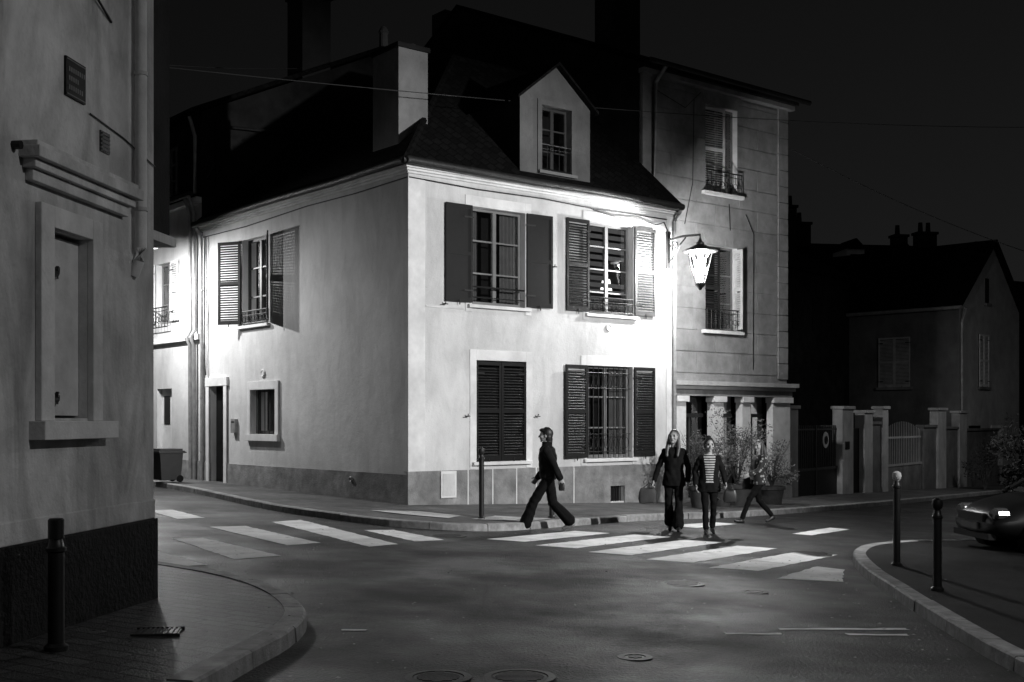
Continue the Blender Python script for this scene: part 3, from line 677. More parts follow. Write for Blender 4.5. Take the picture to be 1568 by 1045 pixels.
for fr,a,z0,z1,w in ((KF,2.2,3.3,5.5,1.5),(KF,6.6,3.3,5.4,1.4),(KG,1.9,3.3,5.6,1.0),(KG,2.6,7.0,8.1,.35)):
    mb.box(fr,a,a+w,-.02,.03,z0,z1,mRoom); mb.box(fr,a-.1,a+w+.1,.001,.12,z0-.12,z0-.001,mGar)
    if w>.9: shutter(mb,fr,a,w/2,z0,z1,1,m=mFarS if fr is KF else mShW); shutter(mb,fr,a+w,w/2,z0,z1,-1,m=mFarS if fr is KF else mShW)
mb.box(KG,.9,2.0,-.02,.05,-1.4,1.6,mSh); mb.box(KG,3.2,4.4,-.02,.05,-.2,1.6,mShW)
mb.build('windows_and_door',gh)
def simple_house(name,x,y,ang,w,d,hw,hr,m=mDark,chim=(),dorm=()):
    r=E(name); dd=(math.cos(ang),math.sin(ang)); fr=Fr((x,y),dd,(dd[1],-dd[0])); mb=MB(); g=G(x,y)-1
    for pts in ([(0,0),(w,0)],[(w,0),(w,-d)],[(w,-d),(0,-d)],[(0,-d),(0,0)]):
        (a,b),(c,e)=pts; mb.face([fr.p(a,b,g),fr.p(c,e,g),fr.p(c,e,hw),fr.p(a,b,hw)],m)
    for a in (0,w): mb.face([fr.p(a,0,hw),fr.p(a,-d,hw),fr.p(a,-d/2,hr)],m)
    mb.build('walls',r); mb=MB()
    for o0,o1,z0,z1 in ((.4,-d/2,hw-.15,hr),(-d/2,-d-.4,hr,hw-.15)):
        mb.hexa([fr.p(-.3,o0,z0),fr.p(w+.3,o0,z0),fr.p(w+.3,o1,z1),fr.p(-.3,o1,z1),fr.p(-.3,o0,z0+.15),fr.p(w+.3,o0,z0+.15),fr.p(w+.3,o1,z1+.15),fr.p(-.3,o1,z1+.15)],mRoof)
    mb.build('roof',r); mb=MB()
    for a,o,cw,zt in chim:
        mb.box(fr,a,a+cw,o-.7,o,hw,zt,mBrick); mb.box(fr,a-.08,a+cw+.08,o-.78,o+.08,zt,zt+.15,mBrick)
        for k in range(max(1,int(cw/.5))): mb.lathe(fr.p(a+.3+k*.5,o-.35,zt+.15),[(.16,0),(.13,.6)],mBrick,8)
    for a,z in dorm:
        t=(z-hw)/(hr-hw)*-d/2+.4
        mb.box(fr,a,a+1.1,t-1.5,t+.3,z,z+1.3,mTrim); mb.box(fr,a+.25,a+.85,t+.3,t+.33,z+.2,z+1.0,mRoom)
        mb.hexa([fr.p(a-.1,t+.4,z+1.3),fr.p(a+1.2,t+.4,z+1.3),fr.p(a+1.2,t-1.5,z+1.3),fr.p(a-.1,t-1.5,z+1.3),fr.p(a+.5,t+.4,z+1.9),fr.p(a+.6,t+.4,z+1.9),fr.p(a+.6,t-1.5,z+1.9),fr.p(a+.5,t-1.5,z+1.9)],mRoof)
    for k in range(3):
        mb.box(fr,w*(.15+.28*k),w*(.15+.28*k)+1,-.02,.04,hw-2.6,hw-1.0,mSh2)
    mb.build('chimneys_and_windows',r)
simple_house('row_house',14.5,66,.15,14,9,9.8,12.4,chim=((1.2,-3,1.6,14.4),(3.2,-4,.9,13.6),(9.5,-4,.8,13.0),(11,-4,1.2,13.2)),dorm=((4.6,10.3),(7.4,10.1)))
simple_house('row_house',24.3,57,.45,16,9,6.3,9.2,chim=((2,-4,1,10.5),))
simple_house('row_house',11.0,48,.9,7,9,8.2,10.6,chim=((4,-4,1,12),))
simple_house('row_house',-24,42,2.0,16,9,7,10)
simple_house('row_house',34,36,1.2,16,9,6.3,9.2)

# ------------------------------------------------------------ LAMPS
def point(name,loc,w,r,parent=None):
    l=bpy.data.lights.new(name,'POINT'); l.energy=w; l.shadow_soft_size=r; o=bpy.data.objects.new(name,l); o.location=loc; COL.objects.link(o)
    if parent:o.parent=parent
    return o
lamp=E('wall_lantern'); lx,ly,_=FR.p(7.45,1.05,0); lz=5.42
mMant=Emit('mantle',60)
mb=MB()
mb.box(FR,7.38,7.52,.0,.05,5.45,6.35,mIron)
mb.tube([FR.p(7.45,.03,6.15),FR.p(7.45,.5,6.18),FR.p(7.45,1.05,6.15)],.028,mIron,8)
mb.tube([FR.p(7.45,.04,5.6),FR.p(7.45,.25,5.75),FR.p(7.45,.42,6.0),FR.p(7.45,.6,6.14)],.018,mIron,8)
mb.tube([FR.p(7.45,.22+.13*math.cos(t*.6)*(1-t/18),5.98+.13*math.sin(t*.6)*(1-t/18)) for t in range(16)],.012,mIron,6)
mb.tube([FR.p(7.45,1.05,6.15),FR.p(7.45,1.05,5.98)],.02,mIron,8)
c=(lx,ly,0)
mb.lathe(c,[(.38,5.74),(.42,5.76),(.38,5.79),(.22,5.86),(.1,5.92),(.1,5.96),(.05,6.0),(.02,6.08)],mIron,16)
for k in range(4):
    a=k*math.pi/2+.4
    mb.tube([(lx+.33*math.cos(a),ly+.33*math.sin(a),5.74),(lx+.12*math.cos(a),ly+.12*math.sin(a),5.0)],.012,mIron,6)
mb.lathe(c,[(.03,4.86),(.07,4.92),(.13,4.98),(.13,5.01)],mIron,12)
mb.build('bracket_and_frame',lamp)
mb=MB(); mb.lathe(c,[(.12,5.01),(.325,5.73)],mGlassL,4,False,rot=.4); mb.build('glass',lamp)
mb=MB()
for k in range(4):
    a=k*math.pi/2+1.18
    mb.tube([(lx+r*math.cos(a),ly+r*math.sin(a),z) for r,z in ((.04,5.05),(.055,5.25),(.09,5.45),(.15,5.62),(.19,5.7))],.022,mMant,6)
mb.build('mantles',lamp)
point('lamp_light',(lx,ly,lz),2500,.11,lamp)

def post_lamp(bx,by,sx,sy,sz,w):
    sl=E('street_or_fill_lamp'); mb=MB(); g=G(bx,by)+.05
    mb.lathe((bx,by,g),[(.14,0),(.14,.5),(.08,.7),(.06,sz+.3-g),(.05,sz+.5-g)],mIron,14)
    mb.tube([(bx,by,sz+.45),(bx+(sx-bx)*.4,by+(sy-by)*.4,sz+.55),(bx+(sx-bx)*.75,by+(sy-by)*.75,sz+.5),(sx,sy,sz+.32)],.03,mIron,8)
    mb.lathe((sx,sy,0),[(.24,sz-.01),(.26,sz+.12),(.16,sz+.25),(.06,sz+.36)],mIron,18,False)
    mb.build('post_and_hood',sl); point('lamp_light',(sx,sy,sz),w,.09,sl); return sl
post_lamp(-9.9,27.1,-8.2,26.4,5.7,200)
post_lamp(-12.2,28.6,-9.95,29.7,6.1,1600)
post_lamp(19.9,37.6,18.6,38.6,6.5,420)  # fill lamp added out of frame to brighten the far houses
post_lamp(8.2,4.6,6.8,5.4,7.2,760)  # unseen fill lamp added to brighten the near stucco wall

rl=E('street_or_fill_lamp'); qx,qy=13.5,9.0  # post added out of view to carry the fill spot
mb=MB(); g=G(qx,qy)+KH; mb.lathe((qx,qy,g),[(.16,0),(.16,.6),(.09,.8),(.06,8.4)],mIron,14)
mb.lathe((qx-.35,qy+.55,g+7.4),[(.02,-.25),(.16,-.25),(.16,.2),(.05,.25)],mIron,14,False)
mb.tube([(qx,qy,g+7.6),(qx-.3,qy+.5,g+7.7)],.04,mIron,8); mb.build('post',rl)
sp=bpy.data.lights.new('fill_floodlight','SPOT'); sp.energy=15500; sp.spot_size=math.radians(56); sp.spot_blend=.85; sp.shadow_soft_size=.2  # fill spot added to brighten the corner house front
so=bpy.data.objects.new('fill_floodlight',sp); so.location=(qx-.5,qy+.75,g+7.3); COL.objects.link(so); so.parent=rl
so.rotation_euler=(Vector((0,23.6,2.6))-so.location).to_track_quat('-Z','Y').to_euler()

# ------------------------------------------------------------ bollards, bin, planters, wires
def bollard(x,y,h,r=.045,dz=KH,cap=mIron,ball=True):
    mb=MB(); c=(x,y,G(x,y)+dz-.01)
    mb.lathe(c,[(r*1.5,0),(r*1.5,.03),(r,.05),(r,h-.22),(r*1.25,h-.21),(r*1.25,h-.19),(r,h-.18),(r*.8,h-.13)],mIron,16)
    if ball: mb.lathe(c,[(r*.5,h-.13),(r*1.1,h-.1),(r*1.3,h-.06),(r*1.1,h-.02),(r*.4,h)],cap,16)
    else: mb.lathe(c,[(r,h-.13),(r,h-.01),(r*.8,h)],cap,16)
    mb.build('bollard',smooth=True)
bollard(-.53,20.4,1.25,.045,cap=mCast); bollard(.72,21.35,1.2,.045)
bollard(4.88,14.9,1.2,.045,cap=mStuccoB); bollard(4.49,12.4,.98,.045); bollard(-2.93,7.55,.85,.05,ball=False)
mb=MB(); bf=Fr((-8.55,29.1),L,(-.771,-.637)); g=G(-8.55,29.1)+KH
mb.hexa([bf.p(-.24,-.26,g+.06),bf.p(.24,-.26,g+.06),bf.p(.24,.24,g+.06),bf.p(-.24,.24,g+.06),bf.p(-.29,-.3,g+.72),bf.p(.29,-.3,g+.72),bf.p(.29,.3,g+.72),bf.p(-.29,.3,g+.72)],mPlast)
mb.box(bf,-.31,.31,-.34,.33,g+.72,g+.78,mPlast); mb.box(bf,-.27,.27,-.3,.28,g+.78,g+.83,mPlast); mb.tube([bf.p(-.28,-.38,g+.74),bf.p(.28,-.38,g+.74)],.02,mPlast,8)
for a in (-.22,.22): mb.tube([bf.p(a-.03,-.24,g+.09),bf.p(a+.03,-.24,g+.09)],.09,mTyre,12)
mb.build('wheelie_bin',bevel=.01)

def foliage(mb,c,r,n,size,mats):
    clumps=[(Vector((random.gauss(0,.45),random.gauss(0,.45),random.gauss(0,.45))),random.uniform(.25,.5)) for _ in range(14)]
    for i in range(n):
        cc,cr=random.choice(clumps)
        v=Vector((random.gauss(0,1),random.gauss(0,1),random.gauss(0,1))).normalized()*random.random()**.5*cr+cc
        p=Vector((c[0]+v.x*r[0],c[1]+v.y*r[1],c[2]+v.z*r[2]))
        u=Vector((random.gauss(0,1),random.gauss(0,1),random.gauss(0,1))).normalized(); w=u.orthogonal().normalized()
        s=size*random.uniform(.6,1.3)
        mb.face([p-u*s,p+w*s*.45,p+u*s,p-w*s*.45],random.choice(mats))
def planter(x,y,pw,ph,r,hgt,n):
    ro=E('potted_plant'); g=G(x,y)+KH; mb=MB()
    mb.lathe((x,y,g-.01),[(pw*.75,0),(pw*.95,ph*.8),(pw*1.08,ph*.82),(pw*1.08,ph),(pw*.9,ph),(pw*.9,ph-.05)],mClay,20); mb.build('pot',ro,smooth=True)
    mb=MB()
    for i in range(26):
        a=random.uniform(0,6.28); k=random.uniform(.3,1)
        e=Vector((x+math.cos(a)*r*k,y+math.sin(a)*r*k,g+ph+hgt*random.uniform(.4,1)))
        mid=Vector((x+math.cos(a)*r*k*.4,y+math.sin(a)*r*k*.4,g+ph+(e.z-g-ph)*.55))
        mb.tube([(x,y,g+ph-.08),mid,e],.012,mBark,5,.003)
        for j in range(3):
            q=mid.lerp(e,random.random()); mb.tube([q,q+Vector((random.gauss(0,.13),random.gauss(0,.13),random.uniform(.0,.2)))],.005,mBark,4,.002)
    mb.build('twigs',ro); mb=MB()
    foliage(mb,(x,y,g+ph+hgt*.5),(r,r,hgt*.55),n,.035,[mLeaf,mLeaf2]); mb.build('leaves',ro,recalc=False)
planter(4.25,26.3,.3,.5,.5,1.35,1300); planter(5.35,27.9,.35,.5,.75,1.6,1900); planter(4.85,27.2,.25,.4,.55,1.0,1000); planter(6.4,28.9,.3,.45,.6,1.2,900)
def bush(x,y,rx,h,n,mats):
    ro=E('shrub'); g=G(x,y)+KH; mb=MB()
    for i in range(16):
        a=random.uniform(0,6.28); e=(x+math.cos(a)*rx*.7,y+math.sin(a)*rx*.7,g+h*random.uniform(.5,.95)); mb.tube([(x,y,g-.05),((x*2+e[0])/3,(y*2+e[1])/3,g+h*.4),e],.02,mBark,5,.004)
    mb.build('branches',ro); mb=MB(); foliage(mb,(x,y,g+h*.55),(rx,rx,h*.5),n,.05,mats); mb.build('leaves',ro,recalc=False)
bush(10.1,21.3,1.2,1.8,4500,[mLeafD]); bush(11.4,22.5,1.3,2.3,4500,[mLeafD,mLeafD,mLeaf])
bush(18.2,45.2,1.0,2.2,1500,[mLeaf,mLeafD])
mWire=M('cable',.03,.6,5,.1)
def wire(name,a,b,sag,r=.012):
    mb=MB(); a=Vector(a);b=Vector(b)
    mb.tube([a.lerp(b,t/24)-Vector((0,0,sag*4*(t/24)*(1-t/24))) for t in range(25)],r,mWire,5); mb.build(name)
wire('overhead_wire',(-7.5,20,8.0),(24,44,12.9),.5,.009); wire('overhead_wire',AG.p(2.8,0,11.6),(-14,20,9.2),.4,.01)
wire('overhead_wire',AG.p(3.5,-.4,13.7),(9,22,13.5),.6,.01); wire('overhead_wire',TR.p(5.7,.2,9.4),(24,42,6.5),.6,.012)

# ------------------------------------------------------------ CAR
car=E('parked_car'); cx,cy=9.15,18.2; ch=math.pi+.06; cg=G(cx,cy)+KH
def cp(f,l,z): return (cx+f*math.cos(ch)-l*math.sin(ch),cy+f*math.sin(ch)+l*math.cos(ch),cg+z)
def ringsec(f,z0,z1,hw,hwt):
    pts=[(-hw*.86,z0),(-hw,z0+.12),(-hw*1.0,(z0+z1)*.55),(-hwt,z1-.06),(-hwt*.8,z1),(0,z1+.015),(hwt*.8,z1),(hwt,z1-.06),(hw*1.0,(z0+z1)*.55),(hw,z0+.12),(hw*.86,z0),(0,z0-.01)]
    return [cp(f,l,z) for l,z in pts]
mb=MB(); mb.rings([ringsec(*s) for s in ((-2.12,.35,.7,.62,.55),(-2.05,.24,.88,.78,.66),(-1.5,.2,.97,.86,.76),(-.4,.18,.95,.88,.8),(.7,.18,.95,.88,.8),(1.2,.2,.9,.87,.76),(1.75,.22,.78,.82,.68),(2.02,.26,.66,.72,.58),(2.1,.34,.55,.6,.5))],mCar)
ob=mb.build('body',car,smooth=True); s=ob.modifiers.new('s','SUBSURF'); s.levels=2; s.render_levels=2
mb=MB(); mb.rings([[cp(f,l,z) for l,z in ((-.78,.9),(-wt,zt-.05),(-wt*.8,zt),(0,zt+.02),(wt*.8,zt),(wt,zt-.05),(.78,.9),(0,.88))] for f,zt,wt in ((-1.95,.97,.7),(-1.35,1.36,.6),(-.4,1.45,.6),(.3,1.42,.6),(1.05,.97,.72))],mGlass)
mb.ms[0]=M('car_glass',.01,.05); ob=mb.build('cabin_glass',car,smooth=True)
mb=MB(); mb.rings([[cp(f,-w,z),cp(f,0,z+.03),cp(f,w,z),cp(f,0,z-.02)] for f,z,w in ((-1.4,1.37,.58),(-.4,1.47,.6),(.32,1.44,.58))],mCar)
for l in (-1,1):
    mb.tube([cp(1.1,.74*l,.95),cp(.32,.6*l,1.42),cp(-.4,.61*l,1.46),cp(-1.35,.6*l,1.38),cp(-1.95,.72*l,.97)],.03,mCar,6); mb.tube([cp(-.35,.62*l,1.42),cp(-.35,.8*l,.93)],.03,mCar,6)
    mb.rings([[cp(.75-dx,.9*l+.13*l*k,1.0+.07*math.cos(t*math.pi/4)) for t in range(8)] for k,dx in ((0,.0),(1,.05))],mCar)
mb.build('roof_and_pillars',car,smooth=True)
mb=MB()
for f in (1.3,-1.3):
    for l in (-1,1):
        w=.32
        def wr(r,o): return [cp(f+r*math.cos(t*math.pi/14),l*o,w+r*math.sin(t*math.pi/14)) for t in range(28)]
        mb.rings([wr(.38,.6),wr(.38,.868)],mRoom)
        mb.rings([wr(.2,.68),wr(.3,.68),wr(.32,.72),wr(.32,.88),wr(.3,.9),wr(.215,.9),wr(.2,.86)],mTyre)
        mb.rings([wr(.205,.84),wr(.205,.895),wr(.19,.895),wr(.185,.86)],mRim)
        mb.rings([wr(.05,.85),wr(.05,.9),wr(.03,.91)],mRim)
        for k in range(5):
            a=k*2*math.pi/5+.3; da=.1
            mb.hexa([cp(f+r*math.cos(a+q),l*o,w+r*math.sin(a+q)) for o in (.87,.893) for r,q in ((.04,-.5),(.04,.5),(.19,da),(.19,-da))],mRim)
mb.build('wheels',car)
mb=MB()
for l in (-1,1):
    mb.rings([[cp(1.93+dx,l*.56+r*1.5*math.cos(t*math.pi/6),.62+r*math.sin(t*math.pi/6)) for t in range(12)] for r,dx in ((.1,-.1),(.1,.06),(.07,.1))],mLampG)
fr=Fr(cp(2.08,0,0)[:2],(-math.sin(ch),math.cos(ch)),(math.cos(ch),math.sin(ch)))
mb.box(fr,-.42,.42,-.05,.03,cg+.5,cg+.62,mRoom); mb.box(fr,-.26,.26,.0,.045,cg+.38,cg+.48,mPlate); mb.box(fr,-.6,.6,-.1,.02,cg+.24,cg+.33,mRoom)
mb.build('lights_and_grille',car)

# ------------------------------------------------------------ PEOPLE
class Body:
    def __init__(s): s.pr=[]
    def cap(s,a,b,ra,rb,tag): s.pr.append(('c',Vector(a),Vector(b),ra,rb,tag))
    def ell(s,c,r,tag,R=None): s.pr.append(('e',Vector(c),Vector(r),R or Matrix.Identity(3),tag))
    def loft(s,rings,tag): s.pr.append(('l',rings,tag))
    def chain(s,pts,rad,tag):
        for i in range(len(pts)-1): s.cap(pts[i],pts[i+1],rad[i],rad[i+1],tag)
    def hand(s,w,d,pn,side,curl=.5):
        w=Vector(w);d=Vector(d).normalized();pn=Vector(pn);pn=(pn-d*pn.dot(d)).normalized();t=d.cross(pn).normalized()*side
        R=Matrix((d,t,pn)).transposed()
        s.ell(w+d*.048,(.052,.042,.018),'skin',R)
        for i,ln in enumerate((.070,.078,.072,.056)):
            p=w+d*.085+t*(.032-.0215*i); dd=(d+t*(.12-.08*i)).normalized(); ang=0; q=p-dd*.03; pts=[q,p]
            for k,fr in enumerate((.45,.32,.23)):
                ang+=curl*(.5+.35*k); v=dd*math.cos(ang)+pn*math.sin(ang); p=p+v*ln*fr; pts.append(p)
            s.chain(pts,(.010,.0092,.0085,.008,.0068),'skin')
        p=w+d*.02+t*.03; v=(d*.65+t*.75+pn*.2).normalized(); p2=p+v*.038; v2=(d*.85+t*.35+pn*.4).normalized(); s.chain([p,p2,p2+v2*.032],(.013,.011,.009),'skin')
    def mesh(s):
        V=[];Fc=[]
        def add(v,f):
            b=len(V); V.extend(v); Fc.extend([tuple(b+i for i in q) for q in f])
        def sph(nu,nv):
            v=[(0,0,1)]+[(math.sin(math.pi*j/nv)*math.cos(2*math.pi*i/nu),math.sin(math.pi*j/nv)*math.sin(2*math.pi*i/nu),math.cos(math.pi*j/nv)) for j in range(1,nv) for i in range(nu)]+[(0,0,-1)]
            f=[(0,1+i,1+(i+1)%nu) for i in range(nu)]
            for j in range(nv-2):
                for i in range(nu): a=1+j*nu; f.append((a+i,a+nu+i,a+nu+(i+1)%nu,a+(i+1)%nu))
            e=len(v)-1; a=1+(nv-2)*nu; f+=[(a+i,e,a+(i+1)%nu) for i in range(nu)]
            return [Vector(q) for q in v],f
        S1,F1=sph(14,9); S2,F2=sph(20,14)
        for p in s.pr:
            if p[0]=='c':
                _,a,b,ra,rb,_t=p
                for c,r in ((a,ra),(b,rb)): add([q*r+c for q in S1],F1)
                d=b-a
                if d.length>1e-4:
                    M3=d.to_track_quat('Z','Y').to_matrix(); n=14
                    add([M3@Vector((r*math.cos(2*math.pi*k/n),r*math.sin(2*math.pi*k/n),0))+c for c,r in ((a,ra),(b,rb)) for k in range(n)],
                        [(k,(k+1)%n,n+(k+1)%n,n+k) for k in range(n)]+[tuple(reversed(range(n))),tuple(range(n,2*n))])
            elif p[0]=='e':
                _,c,r,R,_t=p; add([R@Vector((q.x*r.x,q.y*r.y,q.z*r.z))+c for q in S2],F2)
            else:
                _,rings,_t=p; n=24; v=[]; rings=sorted(rings,key=lambda x:x[2])
                for (f,l,z,rf,rl) in rings: v+=[Vector((f+rf*math.cos(2*math.pi*k/n),l+rl*math.sin(2*math.pi*k/n),z)) for k in range(n)]
                m=len(rings)
                add(v,[(i*n+k,i*n+(k+1)%n,(i+1)*n+(k+1)%n,(i+1)*n+k) for i in range(m-1) for k in range(n)]+[tuple(reversed(range(n))),tuple(range((m-1)*n,m*n))])
        me=bpy.data.meshes.new('tmp'); me.from_pydata([tuple(q) for q in V],[],Fc); return me
    def tags(s,P):
        best=np.full(len(P),1e9); T=np.zeros(len(P),dtype='U8')
        for p in s.pr:
            if p[0]=='c':
                a=np.array(p[1]);b=np.array(p[2]);ab=b-a;L2=max(ab@ab,1e-9); t=np.clip(((P-a)@ab)/L2,0,1)
                D=np.linalg.norm(P-(a+t[:,None]*ab),axis=1)-(p[3]+(p[4]-p[3])*t)
            elif p[0]=='e':
                q=(P-np.array(p[1]))@np.array(p[3]); r=np.array(p[2]); k=np.linalg.norm(q/r,axis=1); D=(k-1)*np.linalg.norm(q,axis=1)/np.maximum(k,1e-6)
            else:
                R=sorted(p[1],key=lambda x:x[2]); zs=[x[2] for x in R]; I=lambda j:np.interp(P[:,2],zs,[x[j] for x in R])
                f,l,rf,rl=I(0),I(1),I(3),I(4); k=np.sqrt(((P[:,0]-f)/rf)**2+((P[:,1]-l)/rl)**2); rr=np.sqrt((P[:,0]-f)**2+(P[:,1]-l)**2)
                d=(k-1)*rr/np.maximum(k,1e-6); dz=np.maximum(np.maximum(zs[0]-P[:,2],P[:,2]-zs[-1]),0); D=np.sqrt(np.maximum(d,0)**2+dz**2)+np.minimum(d,0)*(dz==0)
            D=np.abs(D); w=D<best; best[w]=D[w]; T[w]=p[-1]
        return T
def person(name,x,y,heading,H,J,mats,dz=0,hair='long',coat=None,slv=.012,flare=(.07,.075),yaw=0,pitch=0,vopen=.055,extra=None):
    B=Body(); pf,pl,pz_=J['pelvis']; cf,cl=J.get('chest',(pf,pl))
    lean=lambda z:(pf+(cf-pf)*(z-pz_)/.45, pl+(cl-pl)*(z-pz_)/.45)
    def ring(z,rf,rl): f,l=lean(z); return (f,l,z,rf,rl)
    B.loft([ring(pz_-.09,.08,.11),ring(pz_-.04,.115,.155),ring(pz_+.03,.118,.16)],'pants')
    B.loft([ring(pz_+.02,.112,.153),ring(pz_+.13,.092,.128),ring(pz_+.3,.112,.15),ring(pz_+.4,.108,.165),ring(pz_+.47,.085,.155),ring(pz_+.51,.06,.09),ring(pz_+.53,.05,.055)],'top')
    sf,sl_=lean(pz_+.46); shz=pz_+.455
    for sd,k in (('L',1),('R',-1)):
        hip=Vector((pf,pl+.08*k,pz_-.03)); kn=Vector(J['knee'+sd]); an=Vector(J['ankle'+sd])
        B.cap(hip,kn,.09,flare[0]*.92,'pants'); lo_=an+(kn-an)*.12; B.cap(kn,lo_,flare[0]*.88,flare[1],'pants'); B.cap(lo_,an,.04,.038,'shoe')
        td=Vector(J.get('toe'+sd,(1,0,0))).normalized()
        heel=an+Vector((-td.x*.03,0,-.035)); toe=an+td*.15+Vector((0,0,-.045)); 
        B.chain([heel,an+td*.08+Vector((0,0,-.035)),toe],(.038,.04,.028),'shoe')
        B.cap(an+Vector((0,0,-.02)),an+td*.07+Vector((0,0,-.03)),.04,.036,'shoe')
    for sd,k in (('L',1),('R',-1)):
        sh=Vector((sf,sl_+.15*k,shz)); el=Vector(J['elbow'+sd]); wr=Vector(J['wrist'+sd])
        B.cap(Vector((sf,sl_+.07*k,shz+.01)),sh,.055,.05+slv,'sleeve'); B.cap(sh,el,.048+slv,.040+slv,'sleeve'); B.cap(el,wr,.038+slv,.030+slv,'sleeve')
        d=(wr-el).normalized(); B.cap(wr-d*.01,wr+d*.02,.027,.025,'skin')
        pn=Vector(J.get('pn'+sd,(0.1,-k,0)))
        B.hand(wr+d*.02,J.get('hd'+sd,d),pn,(1 if Vector(d).cross(pn).x>0 else -1),J.get('curl'+sd,.5))
    hf,hl=lean(pz_+.72); hf+=.02; hc=Vector((hf,hl,pz_+.705)); nf,nl=lean(pz_+.5)
    B.cap((nf,nl,pz_+.5),hc+Vector((-.015,0,-.06)),.056,.052,'skin')
    R=Matrix.Rotation(yaw,3,'Z')@Matrix.Rotation(pitch,3,'Y')
    def h(a,b,c): return hc+R@Vector((a,b,c))
    B.ell(hc,(.094,.076,.112),'skin',R); B.ell(h(.03,0,-.055),(.062,.056,.062),'skin',R); B.ell(h(.068,0,-.098),(.022,.024,.018),'skin',R)
    B.cap(h(.088,0,.01),h(.112,0,-.028),.008,.0135,'skin'); B.ell(h(.1,0,-.032),(.012,.018,.008),'skin',R)
    for k in (1,-1):
        B.ell(h(.082,.033*k,.004),(.013,.015,.0095),'eye',R); B.ell(h(.09,.034*k,.026),(.009,.022,.005),'hair',R); B.ell(h(-.005,.078*k,-.01),(.02,.01,.032),'skin',R); B.ell(h(.06,.045*k,-.03),(.03,.025,.025),'skin',R)
    B.ell(h(.09,0,-.062),(.012,.024,.0075),'lips',R)
    B.ell(h(-.022,0,.03),(.098,.086,.108),'hair',R)
    if hair=='long':
        for k in (1,-1): B.chain([h(-.01,.07*k,.03),h(.0,.088*k,-.08),h(.02,.1*k,-.2),h(.05,.095*k,-.33)],(.035,.034,.036,.022),'hair')
        B.chain([h(-.07,0,.0),h(-.09,0,-.12),h(-.1,0,-.3)],(.07,.07,.05),'hair')
    elif hair=='up':
        B.ell(h(-.06,0,.12),(.05,.05,.045),'hair',R); B.ell(h(-.07,0,-.03),(.05,.065,.07),'hair',R)
        for k in (1,-1): B.cap(h(.01,.075*k,.05),h(.01,.082*k,-.05),.02,.014,'hair')
    elif hair=='bob':
        B.ell(h(-.05,0,-.03),(.07,.084,.11),'hair',R); B.ell(h(.045,0,.085),(.058,.064,.033),'hair',R); B.ell(h(-.03,0,.03),(.105,.09,.108),'hair',R)
        B.chain([h(-.07,0,-.06),h(-.08,0,-.13)],(.055,.04),'hair')
    elif hair=='tail':
        B.chain([h(-.06,0,.04),h(-.12,.02,-.02),h(-.15,.04,-.16),h(-.13,.05,-.3)],(.05,.045,.045,.02),'hair')
        for k in (1,-1): B.cap(h(.0,.075*k,.03),h(.01,.09*k,-.16),.03,.02,'hair')
    if coat:
        B.loft([ring(z,rf,rl) for z,rf,rl in coat],'coat')
    if extra: extra(B)
    me=B.mesh(); tmp=bpy.data.objects.new('tmp',me); COL.objects.link(tmp)
    r=tmp.modifiers.new('r','REMESH'); r.mode='VOXEL'; r.voxel_size=.0068; r.adaptivity=0
    sm=tmp.modifiers.new('s','SMOOTH'); sm.factor=.5; sm.iterations=2
    dg=bpy.context.evaluated_depsgraph_get(); nm=bpy.data.meshes.new_from_object(tmp.evaluated_get(dg)); bpy.data.objects.remove(tmp)
    n=len(nm.polygons); Pc=np.empty(n*3,dtype=np.float32); nm.polygons.foreach_get('center',Pc); Pc=Pc.reshape(-1,3).astype(float)
    T=B.tags(Pc)
    l0=pl+(cl-pl)*(Pc[:,2]-pz_)/.45; f0=pf+(cf-pf)*(Pc[:,2]-pz_)/.45
    frontm=(Pc[:,0]>f0+.03)
    if coat:
        vw=vopen*np.clip(.6+1.2*np.abs(Pc[:,2]-(pz_+.1)),.6,1.5)
        ins=((T=='coat')|(T=='top'))&frontm&(np.abs(Pc[:,1]-l0)<vw)
        T[ins&(Pc[:,2]>=pz_+.02)]='shirt'; T[ins&(Pc[:,2]<pz_+.02)]='pants'
    names=['skin','hair','eye','lips','top','sleeve','pants','shoe','coat','shirt']
    nm.materials.clear()
    for k in names: nm.materials.append(mats.get(k) or {'skin':mSkin,'hair':mHair,'eye':mEye,'lips':mLips,'shoe':mShoe}.get(k) or mats.get('top'))
    idx=np.zeros(n,dtype=np.int32)
    for i,k in enumerate(names): idx[T==k]=i
    nm.polygons.foreach_set('material_index',idx); nm.polygons.foreach_set('use_smooth',np.ones(n,dtype=bool))
    nv=len(nm.vertices); V=np.empty(nv*3,dtype=np.float32); nm.vertices.foreach_get('co',V); V=V.reshape(-1,3)
    N_=np.empty(nv*3,dtype=np.float32); nm.vertices.foreach_get('normal',N_); N_=N_.reshape(-1,3)
    li=np.empty(len(nm.loops),dtype=np.int32); nm.loops.foreach_get('vertex_index',li); ps=np.empty(n,dtype=np.int32); nm.polygons.foreach_get('loop_total',ps)
    lt=np.repeat(idx,ps); bad=np.zeros(nv,bool); bad[li[np.isin(lt,[0,1,2,3,7])]]=True
    ph=x*3
    w=(np.sin(V[:,2]*42+3*np.sin(V[:,1]*17+ph)+4*np.sin(V[:,0]*13))*.5+np.sin(V[:,1]*55+V[:,2]*23+ph*2)*.35)*.0055
    w[bad]=0; V+=N_*w[:,None].astype(np.float32); nm.vertices.foreach_set('co',V.ravel()); nm.update()
    mz=float(V[:,2].min())
    root=E(name); ob=bpy.data.objects.new('body',nm); COL.objects.link(ob); ob.parent=root
    k=H/1.75; root.scale=(k,k,k); root.rotation_euler=(0,0,heading); root.location=(x,y,G(x,y)+dz-mz*k-.003)
    return root
